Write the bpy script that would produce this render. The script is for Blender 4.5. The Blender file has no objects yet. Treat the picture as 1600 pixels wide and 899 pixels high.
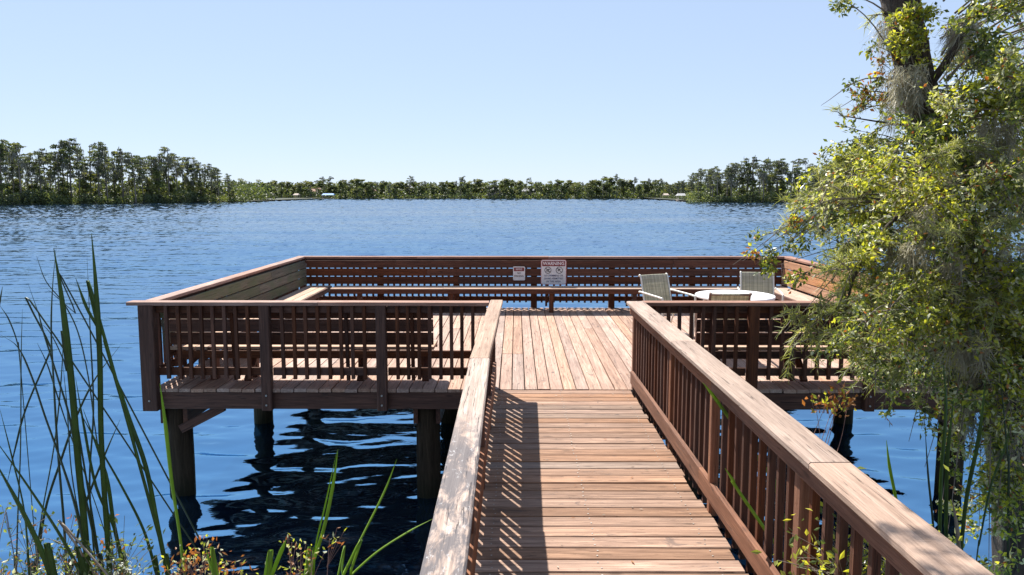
import bpy, math, random
import numpy as np
from mathutils import Vector, Matrix

random.seed(7); rng = np.random.default_rng(7)
SC = bpy.context.scene
COL = SC.collection
R = math.radians

# ------------------------------------------------------------------ camera
F_PX, TILT, YAW, SH = 1150.0, R(6), R(0.3), -26 / 1600
CAM = Vector((0, 0, 3.53))
cd = bpy.data.cameras.new('camera'); cam = bpy.data.objects.new('camera', cd); COL.objects.link(cam)
cam.location = CAM; cam.rotation_euler = (math.pi / 2 - TILT, 0, YAW)
cd.sensor_width = 36; cd.lens = F_PX / 1600 * 36; cd.shift_y = SH; cd.clip_start = 0.05; cd.clip_end = 8000
SC.camera = cam
# ------------------------------------------------------------------ sky, sun, exposure
TO_SUN = Vector((-0.38, 0.70, 1.0)).normalized()
EL = math.asin(TO_SUN.z); AZ = math.atan2(TO_SUN.x, TO_SUN.y)
W = bpy.data.worlds.new('World'); SC.world = W; W.use_nodes = True
nt = W.node_tree; nt.nodes.clear()
sky = nt.nodes.new('ShaderNodeTexSky'); sky.sky_type = 'NISHITA'; sky.sun_disc = False
sky.sun_elevation = EL; sky.sun_rotation = AZ; sky.air_density = 0.8; sky.dust_density = 0.0; sky.ozone_density = 4.0
bg = nt.nodes.new('ShaderNodeBackground'); bg.inputs[1].default_value = 0.062
wo = nt.nodes.new('ShaderNodeOutputWorld')
# light haze evens the clear sky out: compress its range and keep the camera's cool white balance
def _vm(op, a, v):
    n = nt.nodes.new('ShaderNodeVectorMath'); n.operation = op; nt.links.new(a, n.inputs[0]); n.inputs[1].default_value = v; return n.outputs[0]
gm = nt.nodes.new('ShaderNodeGamma'); gm.inputs[1].default_value = 0.30
nt.links.new(_vm('MULTIPLY', sky.outputs[0], (1 / 8, 1 / 8, 1 / 8)), gm.inputs[0])
nt.links.new(_vm('MULTIPLY', gm.outputs[0], (8 * .75, 8 * .835, 8 * 1.0)), bg.inputs[0]); nt.links.new(bg.outputs[0], wo.inputs[0])
sl = bpy.data.lights.new('sun', 'SUN'); sl.energy = 5.0; sl.angle = R(0.5); sl.color = (1.0, 0.955, 0.88)
so = bpy.data.objects.new('sun', sl); COL.objects.link(so)
so.rotation_euler = (-TO_SUN).to_track_quat('-Z', 'Y').to_euler(); so.location = (0, 0, 50)
SC.view_settings.view_transform = 'Standard'; SC.view_settings.look = 'None'
SC.view_settings.exposure = 1.12; SC.view_settings.gamma = 1.0

# ------------------------------------------------------------------ pixel -> place helpers (photo is 1600 x 899)
_cy, _sy, _c, _n = math.cos(YAW), math.sin(YAW), math.cos(TILT), math.sin(TILT)
_R = Vector((_cy, _sy, 0)); _F = Vector((-_sy * _c, _cy * _c, -_n)); _U = _R.cross(_F)
def ray(px, py): return _R * ((px - 800) / F_PX) + _U * ((449.5 - py) / F_PX + SH * 1600 / F_PX) + _F
def at(px, py, Y): v = ray(px, py); return CAM + v * (Y / v.y)
def on(px, py, z): v = ray(px, py); return CAM + v * ((z - CAM.z) / v.z)

# ------------------------------------------------------------------ node helpers / materials
def newmat(name):
    m = bpy.data.materials.new(name); m.use_nodes = True
    t = m.node_tree; t.nodes.clear()
    o = t.nodes.new('ShaderNodeOutputMaterial'); b = t.nodes.new('ShaderNodeBsdfPrincipled')
    t.links.new(b.outputs[0], o.inputs[0]); return m, t, b, o
def N(t, kind, **kw):
    n = t.nodes.new(kind)
    for k, v in kw.items(): setattr(n, k, v)
    return n
def L(t, a, b): t.links.new(a, b)
def ramp(t, stops):
    r = t.nodes.new('ShaderNodeValToRGB'); e = r.color_ramp.elements
    while len(e) < len(stops): e.new(0.5)
    for i, (p, c) in enumerate(stops):
        e[i].position = p; e[i].color = (*c, 1) if len(c) == 3 else c
    return r
def noise(t, vec, scale, detail=6, rough=0.6, dist=0.0):
    n = t.nodes.new('ShaderNodeTexNoise'); n.inputs['Scale'].default_value = scale
    n.inputs['Detail'].default_value = detail; n.inputs['Roughness'].default_value = rough; n.inputs['Distortion'].default_value = dist
    if vec is not None: t.links.new(vec, n.inputs['Vector'])
    return n
def mapping(t, vec, sc, loc=(0, 0, 0), rot=(0, 0, 0)):
    m = t.nodes.new('ShaderNodeMapping'); m.inputs['Scale'].default_value = sc
    m.inputs['Location'].default_value = loc; m.inputs['Rotation'].default_value = rot
    t.links.new(vec, m.inputs['Vector']); return m.outputs[0]
def mix(t, fac, a, b, mode='MIX'):
    m = t.nodes.new('ShaderNodeMix'); m.data_type = 'RGBA'; m.blend_type = mode
    for s, v in ((m.inputs[0], fac), (m.inputs[6], a), (m.inputs[7], b)):
        if hasattr(v, 'links') or hasattr(v, 'is_linked'): t.links.new(v, s)
        elif isinstance(v, (int, float)): s.default_value = v
        else: s.default_value = (*v, 1)
    return m.outputs[2]
def math_(t, op, a, b=None):
    m = t.nodes.new('ShaderNodeMath'); m.operation = op
    for s, v in ((m.inputs[0], a), (m.inputs[1], b)):
        if v is None: continue
        if isinstance(v, (int, float)): s.default_value = v
        else: t.links.new(v, s)
    return m.outputs[0]

def wood(name, light, dark, var=0.25, rough=0.75, crack=0.6, blotch=None, moss=None, stain=None):
    """weathered timber: streaks run along the board's local X"""
    m, t, b, o = newmat(name)
    tc = N(t, 'ShaderNodeTexCoord'); oi = N(t, 'ShaderNodeObjectInfo')
    off = N(t, 'ShaderNodeVectorMath', operation='SCALE'); off.inputs[0].default_value = (37, 91, 53); L(t, oi.outputs['Random'], off.inputs['Scale'])
    add = N(t, 'ShaderNodeVectorMath', operation='ADD'); L(t, tc.outputs['Object'], add.inputs[0]); L(t, off.outputs[0], add.inputs[1])
    v = add.outputs[0]
    g1 = noise(t, mapping(t, v, (1.6, 34, 34)), 1.0, 7, 0.65, 0.5)
    g2 = noise(t, mapping(t, v, (5, 160, 160)), 1.0, 4, 0.7, 0.2)
    big = noise(t, mapping(t, v, (1.2, 4, 4)), 1.0, 3, 0.5, 0.3)
    r1 = ramp(t, [(0.30, dark), (0.52, tuple((a + c) / 2 for a, c in zip(light, dark))), (0.68, light)])
    L(t, g1.outputs[0], r1.inputs[0])
    c = r1.outputs[0]
    f2 = ramp(t, [(0.35, (0.62, 0.6, 0.58)), (0.62, (1.1, 1.1, 1.1))]); L(t, g2.outputs[0], f2.inputs[0])
    c = mix(t, 0.7, c, f2.outputs[0], 'MULTIPLY')
    f3 = ramp(t, [(0.3, (0.75, 0.72, 0.7)), (0.7, (1.12, 1.1, 1.08))]); L(t, big.outputs[0], f3.inputs[0])
    c = mix(t, 0.8, c, f3.outputs[0], 'MULTIPLY')
    # knots
    vo = N(t, 'ShaderNodeTexVoronoi'); vo.inputs['Scale'].default_value = 1.0; L(t, mapping(t, v, (2.2, 6.5, 6.5)), vo.inputs['Vector'])
    kn = ramp(t, [(0.05, (1, 1, 1)), (0.13, (0, 0, 0))]); L(t, vo.outputs['Distance'], kn.inputs[0])
    c = mix(t, math_(t, 'MULTIPLY', kn.outputs[0], 0.6), c, tuple(x * 0.35 for x in dark))
    # drying cracks
    ck = noise(t, mapping(t, v, (2.4, 70, 70), (9, 3, 1)), 1.0, 3, 0.5, 1.2)
    cr = ramp(t, [(0.655, (0, 0, 0)), (0.69, (1, 1, 1))]); L(t, ck.outputs[0], cr.inputs[0])
    c = mix(t, math_(t, 'MULTIPLY', cr.outputs[0], crack), c, tuple(x * 0.22 for x in dark))
    if stain:
        st = noise(t, mapping(t, v, (3.0, 9, 9), (4, 4, 4)), 1.0, 5, 0.7, 1.5)
        sr = ramp(t, [(0.60, (0, 0, 0)), (0.68, (1, 1, 1))]); L(t, st.outputs[0], sr.inputs[0])
        c = mix(t, math_(t, 'MULTIPLY', sr.outputs[0], stain), c, (0.07, 0.05, 0.045))
    if moss:
        mo = noise(t, mapping(t, v, (1.5, 3, 3), (2, 7, 4)), 1.0, 5, 0.6)
        mr = ramp(t, [(0.42, (0, 0, 0)), (0.62, (1, 1, 1))]); L(t, mo.outputs[0], mr.inputs[0])
        c = mix(t, math_(t, 'MULTIPLY', mr.outputs[0], 0.85), c, moss)
    if blotch:   # old damp patches and pale droppings at a stretch of this one board
        sx = N(t, 'ShaderNodeSeparateXYZ'); L(t, tc.outputs['Object'], sx.inputs[0])
        d = math_(t, 'ABSOLUTE', math_(t, 'SUBTRACT', sx.outputs[0], blotch[0]))
        msk = ramp(t, [(0.45, (1, 1, 1)), (1.0, (0, 0, 0))]); L(t, math_(t, 'DIVIDE', d, blotch[1]), msk.inputs[0])
        b1 = noise(t, mapping(t, tc.outputs['Object'], (4.5, 12, 12)), 1.0, 5, 0.7, 0.4)
        br = ramp(t, [(0.40, (0, 0, 0)), (0.52, (1, 1, 1))]); L(t, b1.outputs[0], br.inputs[0])
        c = mix(t, math_(t, 'MULTIPLY', math_(t, 'MULTIPLY', br.outputs[0], msk.outputs[0]), 0.85), c, (0.075, 0.07, 0.08))
        b2 = noise(t, mapping(t, tc.outputs['Object'], (11, 30, 30), (5, 5, 5)), 1.0, 6, 0.75, 0.8)
        b3 = ramp(t, [(0.60, (0, 0, 0)), (0.68, (1, 1, 1))]); L(t, b2.outputs[0], b3.inputs[0])
        c = mix(t, math_(t, 'MULTIPLY', math_(t, 'MULTIPLY', b3.outputs[0], msk.outputs[0]), 0.6), c, (0.58, 0.57, 0.57))
    # each board its own tone
    hs = N(t, 'ShaderNodeHueSaturation'); L(t, c, hs.inputs['Color'])
    mr2 = N(t, 'ShaderNodeMapRange'); mr2.inputs['To Min'].default_value = 1 - var; mr2.inputs['To Max'].default_value = 1 + var
    L(t, oi.outputs['Random'], mr2.inputs['Value']); L(t, mr2.outputs[0], hs.inputs['Value'])
    r7 = N(t, 'ShaderNodeMath', operation='FRACT'); L(t, math_(t, 'MULTIPLY', oi.outputs['Random'], 17.3), r7.inputs[0])
    mr3 = N(t, 'ShaderNodeMapRange'); mr3.inputs['To Min'].default_value = 0.8; mr3.inputs['To Max'].default_value = 1.12
    L(t, r7.outputs[0], mr3.inputs['Value']); L(t, mr3.outputs[0], hs.inputs['Saturation'])
    L(t, hs.outputs[0], b.inputs['Base Color'])
    b.inputs['Roughness'].default_value = rough; b.inputs['Specular IOR Level'].default_value = 0.3
    bp = N(t, 'ShaderNodeBump'); bp.inputs['Strength'].default_value = 0.9; bp.inputs['Distance'].default_value = 0.004
    hgt = math_(t, 'SUBTRACT', math_(t, 'ADD', g1.outputs[0], math_(t, 'MULTIPLY', g2.outputs[0], 0.6)), math_(t, 'MULTIPLY', cr.outputs[0], 1.5))
    L(t, hgt, bp.inputs['Height']); L(t, bp.outputs[0], b.inputs['Normal'])
    return m

M = {}
M['deck'] = wood('weathered_deck_wood', (0.52, 0.35, 0.265), (0.28, 0.165, 0.115), 0.17, stain=0.8)
M['ramp'] = wood('boardwalk_wood', (0.42, 0.255, 0.165), (0.16, 0.082, 0.048), 0.22, stain=0.6)
M['ramp_grey'] = wood('greyed_boardwalk_wood', (0.36, 0.26, 0.20), (0.15, 0.10, 0.075), 0.12, stain=0.9)
M['cap'] = wood('bleached_cap_wood', (0.45, 0.33, 0.26), (0.28, 0.19, 0.14), 0.1)
M['cap_stain'] = wood('bleached_cap_wood_spotted', (0.55, 0.42, 0.34), (0.28, 0.185, 0.135), 0.05, blotch=(1.0, 1.5), crack=0.9)
M['rail'] = wood('brown_stained_wood', (0.145, 0.052, 0.024), (0.058, 0.020, 0.010), 0.25)
M['railcap'] = wood('brown_cap_wood', (0.42, 0.25, 0.19), (0.20, 0.10, 0.07), 0.1)
M['seat'] = wood('bench_seat_wood', (0.58, 0.40, 0.29), (0.36, 0.23, 0.155), 0.1)
M['mossy'] = wood('green_grey_bench_wood', (0.20, 0.17, 0.12), (0.09, 0.075, 0.05), 0.12, moss=(0.085, 0.10, 0.045))
M['backr'] = wood('faded_orange_bench_wood', (0.50, 0.27, 0.15), (0.30, 0.145, 0.08), 0.12)
M['board'] = wood('side_board_wood', (0.29, 0.135, 0.075), (0.13, 0.052, 0.028), 0.12)

def pile_mat():
    m, t, b, o = newmat('wet_pile_wood')
    tc = N(t, 'ShaderNodeTexCoord')
    g = noise(t, mapping(t, tc.outputs['Object'], (22, 22, 1.6)), 1, 7, 0.7, 0.6)
    r = ramp(t, [(0.3, (0.012, 0.008, 0.005)), (0.7, (0.065, 0.045, 0.028))]); L(t, g.outputs[0], r.inputs[0])
    sx = N(t, 'ShaderNodeSeparateXYZ'); L(t, tc.outputs['Object'], sx.inputs[0])
    al = ramp(t, [(0.05, (1, 1, 1)), (0.42, (0, 0, 0))])
    L(t, math_(t, 'ADD', sx.outputs[2], math_(t, 'MULTIPLY', g.outputs[0], 0.2)), al.inputs[0])
    c = mix(t, math_(t, 'MULTIPLY', al.outputs[0], 0.9), r.outputs[0], (0.016, 0.018, 0.009))
    L(t, c, b.inputs['Base Color']); b.inputs['Roughness'].default_value = 0.9; b.inputs['Specular IOR Level'].default_value = 0.1
    bp = N(t, 'ShaderNodeBump'); bp.inputs['Distance'].default_value = 0.02; L(t, g.outputs[0], bp.inputs['Height']); L(t, bp.outputs[0], b.inputs['Normal'])
    return m
M['pile'] = pile_mat()

def plain(name, col, rough=0.6, metal=0.0, nscale=8, amt=0.2, bump=0.0):
    m, t, b, o = newmat(name)
    tc = N(t, 'ShaderNodeTexCoord'); n = noise(t, tc.outputs['Object'], nscale, 5, 0.6)
    r = ramp(t, [(0.3, tuple(x * (1 - amt) for x in col)), (0.7, tuple(min(1, x * (1 + amt)) for x in col))])
    L(t, n.outputs[0], r.inputs[0]); L(t, r.outputs[0], b.inputs['Base Color'])
    b.inputs['Roughness'].default_value = rough; b.inputs['Metallic'].default_value = metal
    if bump:
        bp = N(t, 'ShaderNodeBump'); bp.inputs['Distance'].default_value = bump; L(t, n.outputs[0], bp.inputs['Height']); L(t, bp.outputs[0], b.inputs['Normal'])
    return m
M['white_metal'] = plain('cream_painted_metal', (0.62, 0.60, 0.54), 0.4, amt=0.08)
M['brown_frame'] = plain('brown_frame_metal', (0.17, 0.095, 0.065), 0.45, amt=0.1)  # darker brown tone for one chair's frame
M['table'] = plain('white_table_top', (0.80, 0.79, 0.76), 0.35, amt=0.04)
M['steel'] = plain('galvanised_steel', (0.35, 0.33, 0.3), 0.5, 0.8)
M['sign'] = plain('white_sign_sheet', (0.60, 0.60, 0.60), 0.45, amt=0.08, nscale=14)
M['sign_red'] = plain('dark_red_sign_print', (0.16, 0.012, 0.018), 0.5)
M['sign_pink'] = plain('faded_red_sign_border', (0.50, 0.22, 0.22), 0.5)
M['sign_black'] = plain('black_sign_print', (0.03, 0.03, 0.035), 0.5)
M['sign_navy'] = plain('navy_sign_print', (0.03, 0.04, 0.12), 0.5)
M['sign_white'] = plain('white_sign_print', (0.75, 0.72, 0.72), 0.5, amt=0.03)

def sling():
    m, t, b, o = newmat('striped_sling_fabric')
    tc = N(t, 'ShaderNodeTexCoord'); v = tc.outputs['Object']
    n1 = noise(t, mapping(t, v, (90, 0.4, 0.4)), 1, 3, 0.8)
    n2 = noise(t, mapping(t, v, (1.2, 30, 30)), 1, 3, 0.8)
    r = ramp(t, [(0.36, (0.26, 0.245, 0.18)), (0.5, (0.46, 0.44, 0.33)), (0.62, (0.66, 0.62, 0.49))])
    L(t, math_(t, 'ADD', math_(t, 'MULTIPLY', n1.outputs[0], 0.75), math_(t, 'MULTIPLY', n2.outputs[0], 0.25)), r.inputs[0])
    L(t, r.outputs[0], b.inputs['Base Color']); b.inputs['Roughness'].default_value = 0.8
    tr = N(t, 'ShaderNodeBsdfTranslucent'); L(t, r.outputs[0], tr.inputs['Color'])
    mx = N(t, 'ShaderNodeMixShader'); mx.inputs[0].default_value = 0.35
    L(t, b.outputs[0], mx.inputs[1]); L(t, tr.outputs[0], mx.inputs[2]); L(t, mx.outputs[0], o.inputs[0])
    return m
M['sling'] = sling()

def leaf(name, c1, c2, trans=0.4, rough=0.5, scale=3.0, tcol=None):
    m, t, b, o = newmat(name)
    tc = N(t, 'ShaderNodeTexCoord'); n = noise(t, tc.outputs['Object'], scale, 4, 0.7)
    r = ramp(t, [(0.35, c1), (0.65, c2)]); L(t, n.outputs[0], r.inputs[0])
    L(t, r.outputs[0], b.inputs['Base Color']); b.inputs['Roughness'].default_value = rough
    b.inputs['Specular IOR Level'].default_value = 0.4
    if trans > 0:
        tr = N(t, 'ShaderNodeBsdfTranslucent')
        cc = mix(t, 1.0, r.outputs[0], tcol or (1.55, 1.5, 0.7), 'MULTIPLY'); L(t, cc, tr.inputs['Color'])
        mx = N(t, 'ShaderNodeMixShader'); mx.inputs[0].default_value = trans
        L(t, b.outputs[0], mx.inputs[1]); L(t, tr.outputs[0], mx.inputs[2]); L(t, mx.outputs[0], o.inputs[0])
    return m
M['leaf_dark'] = leaf('shaded_green_leaf', (0.045, 0.068, 0.022), (0.10, 0.135, 0.04), 0.35, 0.35)  # dark green has the crown's shade put into the leaf colour
M['leaf_mid'] = leaf('mid_green_leaf', (0.15, 0.185, 0.04), (0.28, 0.31, 0.075), 0.48, 0.35)
M['leaf_yel'] = leaf('backlit_green_leaf', (0.32, 0.35, 0.04), (0.50, 0.48, 0.07), 0.5, 0.4)  # yellow-green has backlight put into the leaf colour
M['leaf_rust'] = leaf('rust_leaf', (0.26, 0.085, 0.035), (0.36, 0.19, 0.05), 0.4, tcol=(1.6, 1.2, 0.7))
M['leaf_pale'] = leaf('pale_glint_leaf', (0.42, 0.42, 0.26), (0.62, 0.60, 0.42), 0.38, 0.4, tcol=(1.3, 1.3, 0.8))  # pale tone stands in for sun glints on leaves
M['needle'] = leaf('cypress_needle', (0.14, 0.17, 0.055), (0.27, 0.28, 0.10), 0.4)
M['moss'] = leaf('grey_spanish_moss', (0.20, 0.185, 0.135), (0.50, 0.46, 0.35), 0.3, tcol=(1.1, 1.1, 0.95))
M['reed'] = leaf('green_reed_blade', (0.03, 0.065, 0.012), (0.065, 0.12, 0.02), 0.3, scale=6, tcol=(1.5, 1.6, 0.6))
M['reed_dark'] = leaf('dark_reed_blade', (0.018, 0.038, 0.02), (0.035, 0.06, 0.025), 0.12, scale=2)
M['reed_bright'] = leaf('bright_reed_blade', (0.13, 0.22, 0.02), (0.2, 0.3, 0.035), 0.4, scale=2, tcol=(1.6, 1.7, 0.5))
M['reed_dry'] = leaf('dry_reed_blade', (0.22, 0.17, 0.12), (0.38, 0.32, 0.25), 0.2, scale=2, tcol=(1.1, 1, 0.8))
M['flower'] = leaf('white_flower', (0.6, 0.62, 0.5), (0.75, 0.76, 0.66), 0.3, tcol=(1, 1, 0.9))
M['far_dark'] = leaf('far_cypress_foliage', (0.04, 0.055, 0.03), (0.085, 0.11, 0.05), 0.3, scale=0.35)
M['far_mid'] = leaf('far_green_foliage', (0.075, 0.10, 0.04), (0.14, 0.17, 0.065), 0.35, scale=0.35)
M['far_light'] = leaf('far_olive_foliage', (0.12, 0.14, 0.045), (0.22, 0.22, 0.08), 0.35, scale=0.35)
M['far_grey'] = leaf('far_moss_curtain', (0.075, 0.08, 0.068), (0.15, 0.155, 0.13), 0.2, scale=0.5)
def bark(name, c1, c2, s):
    m, t, b, o = newmat(name)
    tc = N(t, 'ShaderNodeTexCoord')
    g = noise(t, mapping(t, tc.outputs['Object'], (s, s, s * 0.09)), 1, 8, 0.7, 1.0)
    r = ramp(t, [(0.38, c1), (0.62, c2)]); L(t, g.outputs[0], r.inputs[0]); L(t, r.outputs[0], b.inputs['Base Color'])
    b.inputs['Roughness'].default_value = 0.9
    bp = N(t, 'ShaderNodeBump'); bp.inputs['Distance'].default_value = 0.03; L(t, g.outputs[0], bp.inputs['Height']); L(t, bp.outputs[0], b.inputs['Normal'])
    return m
M['bark'] = bark('fibrous_cypress_bark', (0.016, 0.011, 0.009), (0.10, 0.072, 0.055), 22)
M['far_bark'] = bark('far_bark', (0.06, 0.05, 0.043), (0.20, 0.175, 0.15), 3)
M['twig'] = plain('grey_twig', (0.17, 0.14, 0.11), 0.9)
M['pinkstem'] = plain('reddish_stem', (0.24, 0.13, 0.10), 0.8)
M['soil'] = plain('dark_bank_soil', (0.07, 0.055, 0.035), 0.95, nscale=3, amt=0.4, bump=0.05)
M['land'] = plain('far_grass_and_sand', (0.028, 0.034, 0.016), 0.95, nscale=0.15, amt=0.4)

def water():
    m, t, b, o = newmat('lake_water')
    tc = N(t, 'ShaderNodeTexCoord'); v = tc.outputs['Object']
    w1 = noise(t, mapping(t, v, (3.0, 8.0, 1), rot=(0, 0, R(-9))), 1.0, 3, 0.5, 0.3)
    # ripples calmer in the lee of the platform and the bank, livelier in the open lake
    sx = N(t, 'ShaderNodeSeparateXYZ'); L(t, v, sx.inputs[0])
    far = N(t, 'ShaderNodeMapRange'); far.inputs['From Min'].default_value = 8; far.inputs['From Max'].default_value = 30
    far.inputs['To Min'].default_value = 0.0035; far.inputs['To Max'].default_value = 0.006; L(t, sx.outputs[1], far.inputs['Value'])
    bp = N(t, 'ShaderNodeBump'); bp.inputs['Strength'].default_value = 1.0; bp.inputs['Distance'].default_value = 1.0
    L(t, math_(t, 'MULTIPLY', w1.outputs[0], far.outputs[0]), bp.inputs['Height']); L(t, bp.outputs[0], b.inputs['Normal'])
    b.inputs['Base Color'].default_value = (0.002, 0.010, 0.028, 1)
    b.inputs['Roughness'].default_value = 0.04
    b.inputs['IOR'].default_value = 9.0; 
    # reflected sky tinted in: deep blue near the bank, paler with distance, wind-lane streaks
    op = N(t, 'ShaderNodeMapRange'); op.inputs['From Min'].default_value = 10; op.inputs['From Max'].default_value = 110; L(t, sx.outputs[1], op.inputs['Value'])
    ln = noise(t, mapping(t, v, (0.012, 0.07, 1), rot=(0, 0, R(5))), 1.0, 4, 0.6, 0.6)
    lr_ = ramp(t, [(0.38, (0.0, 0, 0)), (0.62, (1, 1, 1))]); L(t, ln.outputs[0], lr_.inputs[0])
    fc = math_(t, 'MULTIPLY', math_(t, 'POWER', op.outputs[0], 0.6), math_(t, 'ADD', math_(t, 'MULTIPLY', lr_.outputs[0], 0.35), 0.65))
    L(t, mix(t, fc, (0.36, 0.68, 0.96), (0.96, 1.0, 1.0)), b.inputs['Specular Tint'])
    return m
M['water'] = water()

# ------------------------------------------------------------------ object helpers
def tag(o, label=None, cat=None, group=None, kind=None):
    if label: o['label'] = label
    if cat: o['category'] = cat
    if group: o['group'] = group
    if kind: o['kind'] = kind
    return o
def empty(name, loc, label, cat, group=None, rz=0):
    o = bpy.data.objects.new(name, None); COL.objects.link(o); o.empty_display_size = 0.2
    o.location = loc; o.rotation_euler = (0, 0, rz); tag(o, label, cat, group); return o
def link(name, me, mat, parent=None):
    o = bpy.data.objects.new(name, me); COL.objects.link(o)
    if mat is not None and not me.materials: me.materials.append(mat)
    if parent is not None: o.parent = parent
    return o
def mesh(name, verts, faces, mats=None, idx=None, smooth=False):
    me = bpy.data.meshes.new(name)
    me.from_pydata([tuple(map(float, v)) for v in verts] if not isinstance(verts, np.ndarray) else verts.tolist(), [],
                   faces.tolist() if isinstance(faces, np.ndarray) else faces)
    for m in mats or []: me.materials.append(m)
    if idx is not None: me.polygons.foreach_set('material_index', np.asarray(idx, dtype=np.int32))
    if smooth: me.polygons.foreach_set('use_smooth', [True] * len(me.polygons))
    me.update(); return me

_cache = {}
def plank_mesh(l, w, h, bev):
    k = (round(l, 3), round(w, 3), round(h, 3), round(bev, 4))
    if k in _cache: return _cache[k]
    a, b = w / 2, h / 2; c = bev
    sec = [(-a + c, -b), (a - c, -b), (a, -b + c), (a, b - c), (a - c, b), (-a + c, b), (-a, b - c), (-a, -b + c)]
    v = [(s * l / 2, y, z) for s in (-1, 1) for y, z in sec]
    f = [(i, (i + 1) % 8, 8 + (i + 1) % 8, 8 + i) for i in range(8)] + [tuple(range(7, -1, -1)), tuple(range(8, 16))]
    f = [tuple(reversed(q)) for q in f]
    me = mesh('plank', v, f); _cache[k] = me; return me
_matcache = {}
def plank(name, root, a, b, w, h, mat, up=(0, 0, 1), bev=0.004, part=None, org=True):
    """a board from a to b (centre line, world coordinates when org), w wide, h thick"""
    a, b = Vector(a), Vector(b); x = (b - a); l = x.length; x.normalize(); up = Vector(up)
    y = up.cross(x).normalized(); z = x.cross(y)
    base = plank_mesh(l, w, h, bev); k = (base.name, mat.name)
    if k not in _matcache:
        me = base.copy(); me.materials.clear(); me.materials.append(mat); _matcache[k] = me
    o = bpy.data.objects.new(name, _matcache[k]); COL.objects.link(o)
    mid = (a + b) / 2 - (root.location if org else Vector())
    mt = Matrix(((x.x, y.x, z.x, mid.x), (x.y, y.y, z.y, mid.y), (x.z, y.z, z.z, mid.z), (0, 0, 0, 1)))
    if part is None: o.parent = root
    else:
        o.parent = part; o.matrix_parent_inverse = part.matrix_basis.inverted()
    o.matrix_basis = mt
    return o

class Acc:
    """collects geometry for one mesh"""
    def __init__(s): s.v = []; s.f = []; s.m = []; s.n = 0
    def add(s, v, f, mi=0):
        v = np.asarray(v, float).reshape(-1, 3); s.v.append(v)
        s.f += [tuple(int(i) + s.n for i in q) for q in f]; s.m += [mi] * len(f); s.n += len(v)
    def tube(s, pts, rad, sides=6, mi=0, wob=0.0):
        pts = [Vector(p) for p in pts]; ring = []
        for i, p in enumerate(pts):
            d = (pts[min(i + 1, len(pts) - 1)] - pts[max(i - 1, 0)]).normalized()
            u = d.cross(Vector((0.13, 0.31, 0.94)));
            if u.length < 0.05: u = d.cross(Vector((1, 0, 0)))
            u.normalize(); w = d.cross(u); r = rad[i] if hasattr(rad, '__len__') else rad
            for k in range(sides):
                a = 2 * math.pi * k / sides; rr = r * (1 + wob * random.uniform(-1, 1))
                ring.append(p + u * math.cos(a) * rr + w * math.sin(a) * rr)
        f = []
        for i in range(len(pts) - 1):
            for k in range(sides):
                f.append((i * sides + k, i * sides + (k + 1) % sides, (i + 1) * sides + (k + 1) % sides, (i + 1) * sides + k))
        f.append(tuple(range(sides - 1, -1, -1))); f.append(tuple((len(pts) - 1) * sides + k for k in range(sides)))
        s.add([tuple(q) for q in ring], f, mi)
    def box(s, lo, hi, mi=0):
        x0, y0, z0 = lo; x1, y1, z1 = hi
        s.add([(x, y, z) for x in (x0, x1) for y in (y0, y1) for z in (z0, z1)],
              [(0, 1, 3, 2), (4, 6, 7, 5), (0, 4, 5, 1), (2, 3, 7, 6), (0, 2, 6, 4), (1, 5, 7, 3)], mi)
    def leaves(s, P, D, Nn, Ln, Wd, mi=0):
        """folded diamond leaves, vectorised; mi array or int"""
        n = len(P); D = D / np.linalg.norm(D, axis=1, keepdims=True)
        S = np.cross(D, Nn); S /= np.linalg.norm(S, axis=1, keepdims=True) + 1e-9; U = np.cross(S, D)
        Ln = Ln[:, None]; Wd = Wd[:, None]
        v = np.stack([P, P + D * Ln * .45 + S * Wd / 2 + U * Wd * .18, P + D * Ln, P + D * Ln * .45 - S * Wd / 2 + U * Wd * .18], 1).reshape(-1, 3)
        i = np.arange(n)[:, None] * 4 + s.n
        f = np.concatenate([i + np.array([0, 1, 2]), i + np.array([0, 2, 3])], 1).reshape(-1, 3)
        s.v.append(v); s.f += f.tolist(); s.m += np.repeat(mi if hasattr(mi, '__len__') else np.full(n, mi), 2).tolist(); s.n += 4 * n
    def strands(s, P, D0, G, Ln, Wd, seg=3, mi=0):
        """thin tapering ribbons; direction D0 bends by G along the way"""
        n = len(P); pts = [P]; d = D0.copy()
        for k in range(seg):
            d = d + G / seg; dn = d / (np.linalg.norm(d, axis=1, keepdims=True) + 1e-9)
            pts.append(pts[-1] + dn * (Ln / seg)[:, None])
        side = np.cross(D0, rng.normal(size=(n, 3))); side /= np.linalg.norm(side, axis=1, keepdims=True) + 1e-9
        v = []
        for k, p in enumerate(pts):
            w = (Wd * (1 - 0.85 * k / seg) / 2)[:, None]; v += [p + side * w, p - side * w]
        K = len(v); v = np.stack(v, 1).reshape(-1, 3)
        i = np.arange(n)[:, None] * K + s.n
        f = np.concatenate([i + np.array([2 * k, 2 * k + 1, 2 * k + 3, 2 * k + 2]) for k in range(seg)], 1).reshape(-1, 4)
        s.v.append(v); s.f += f.tolist(); s.m += np.repeat(mi if hasattr(mi, '__len__') else np.full(n, mi), seg).tolist(); s.n += K * n
    def build(s, name, mats, parent=None, smooth=False, off=None):
        v = np.concatenate(s.v)
        if off is not None: v = v - np.array(off)
        me = mesh(name, v, s.f, mats, s.m, smooth)
        o = link(name, me, None, parent); return o

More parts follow.
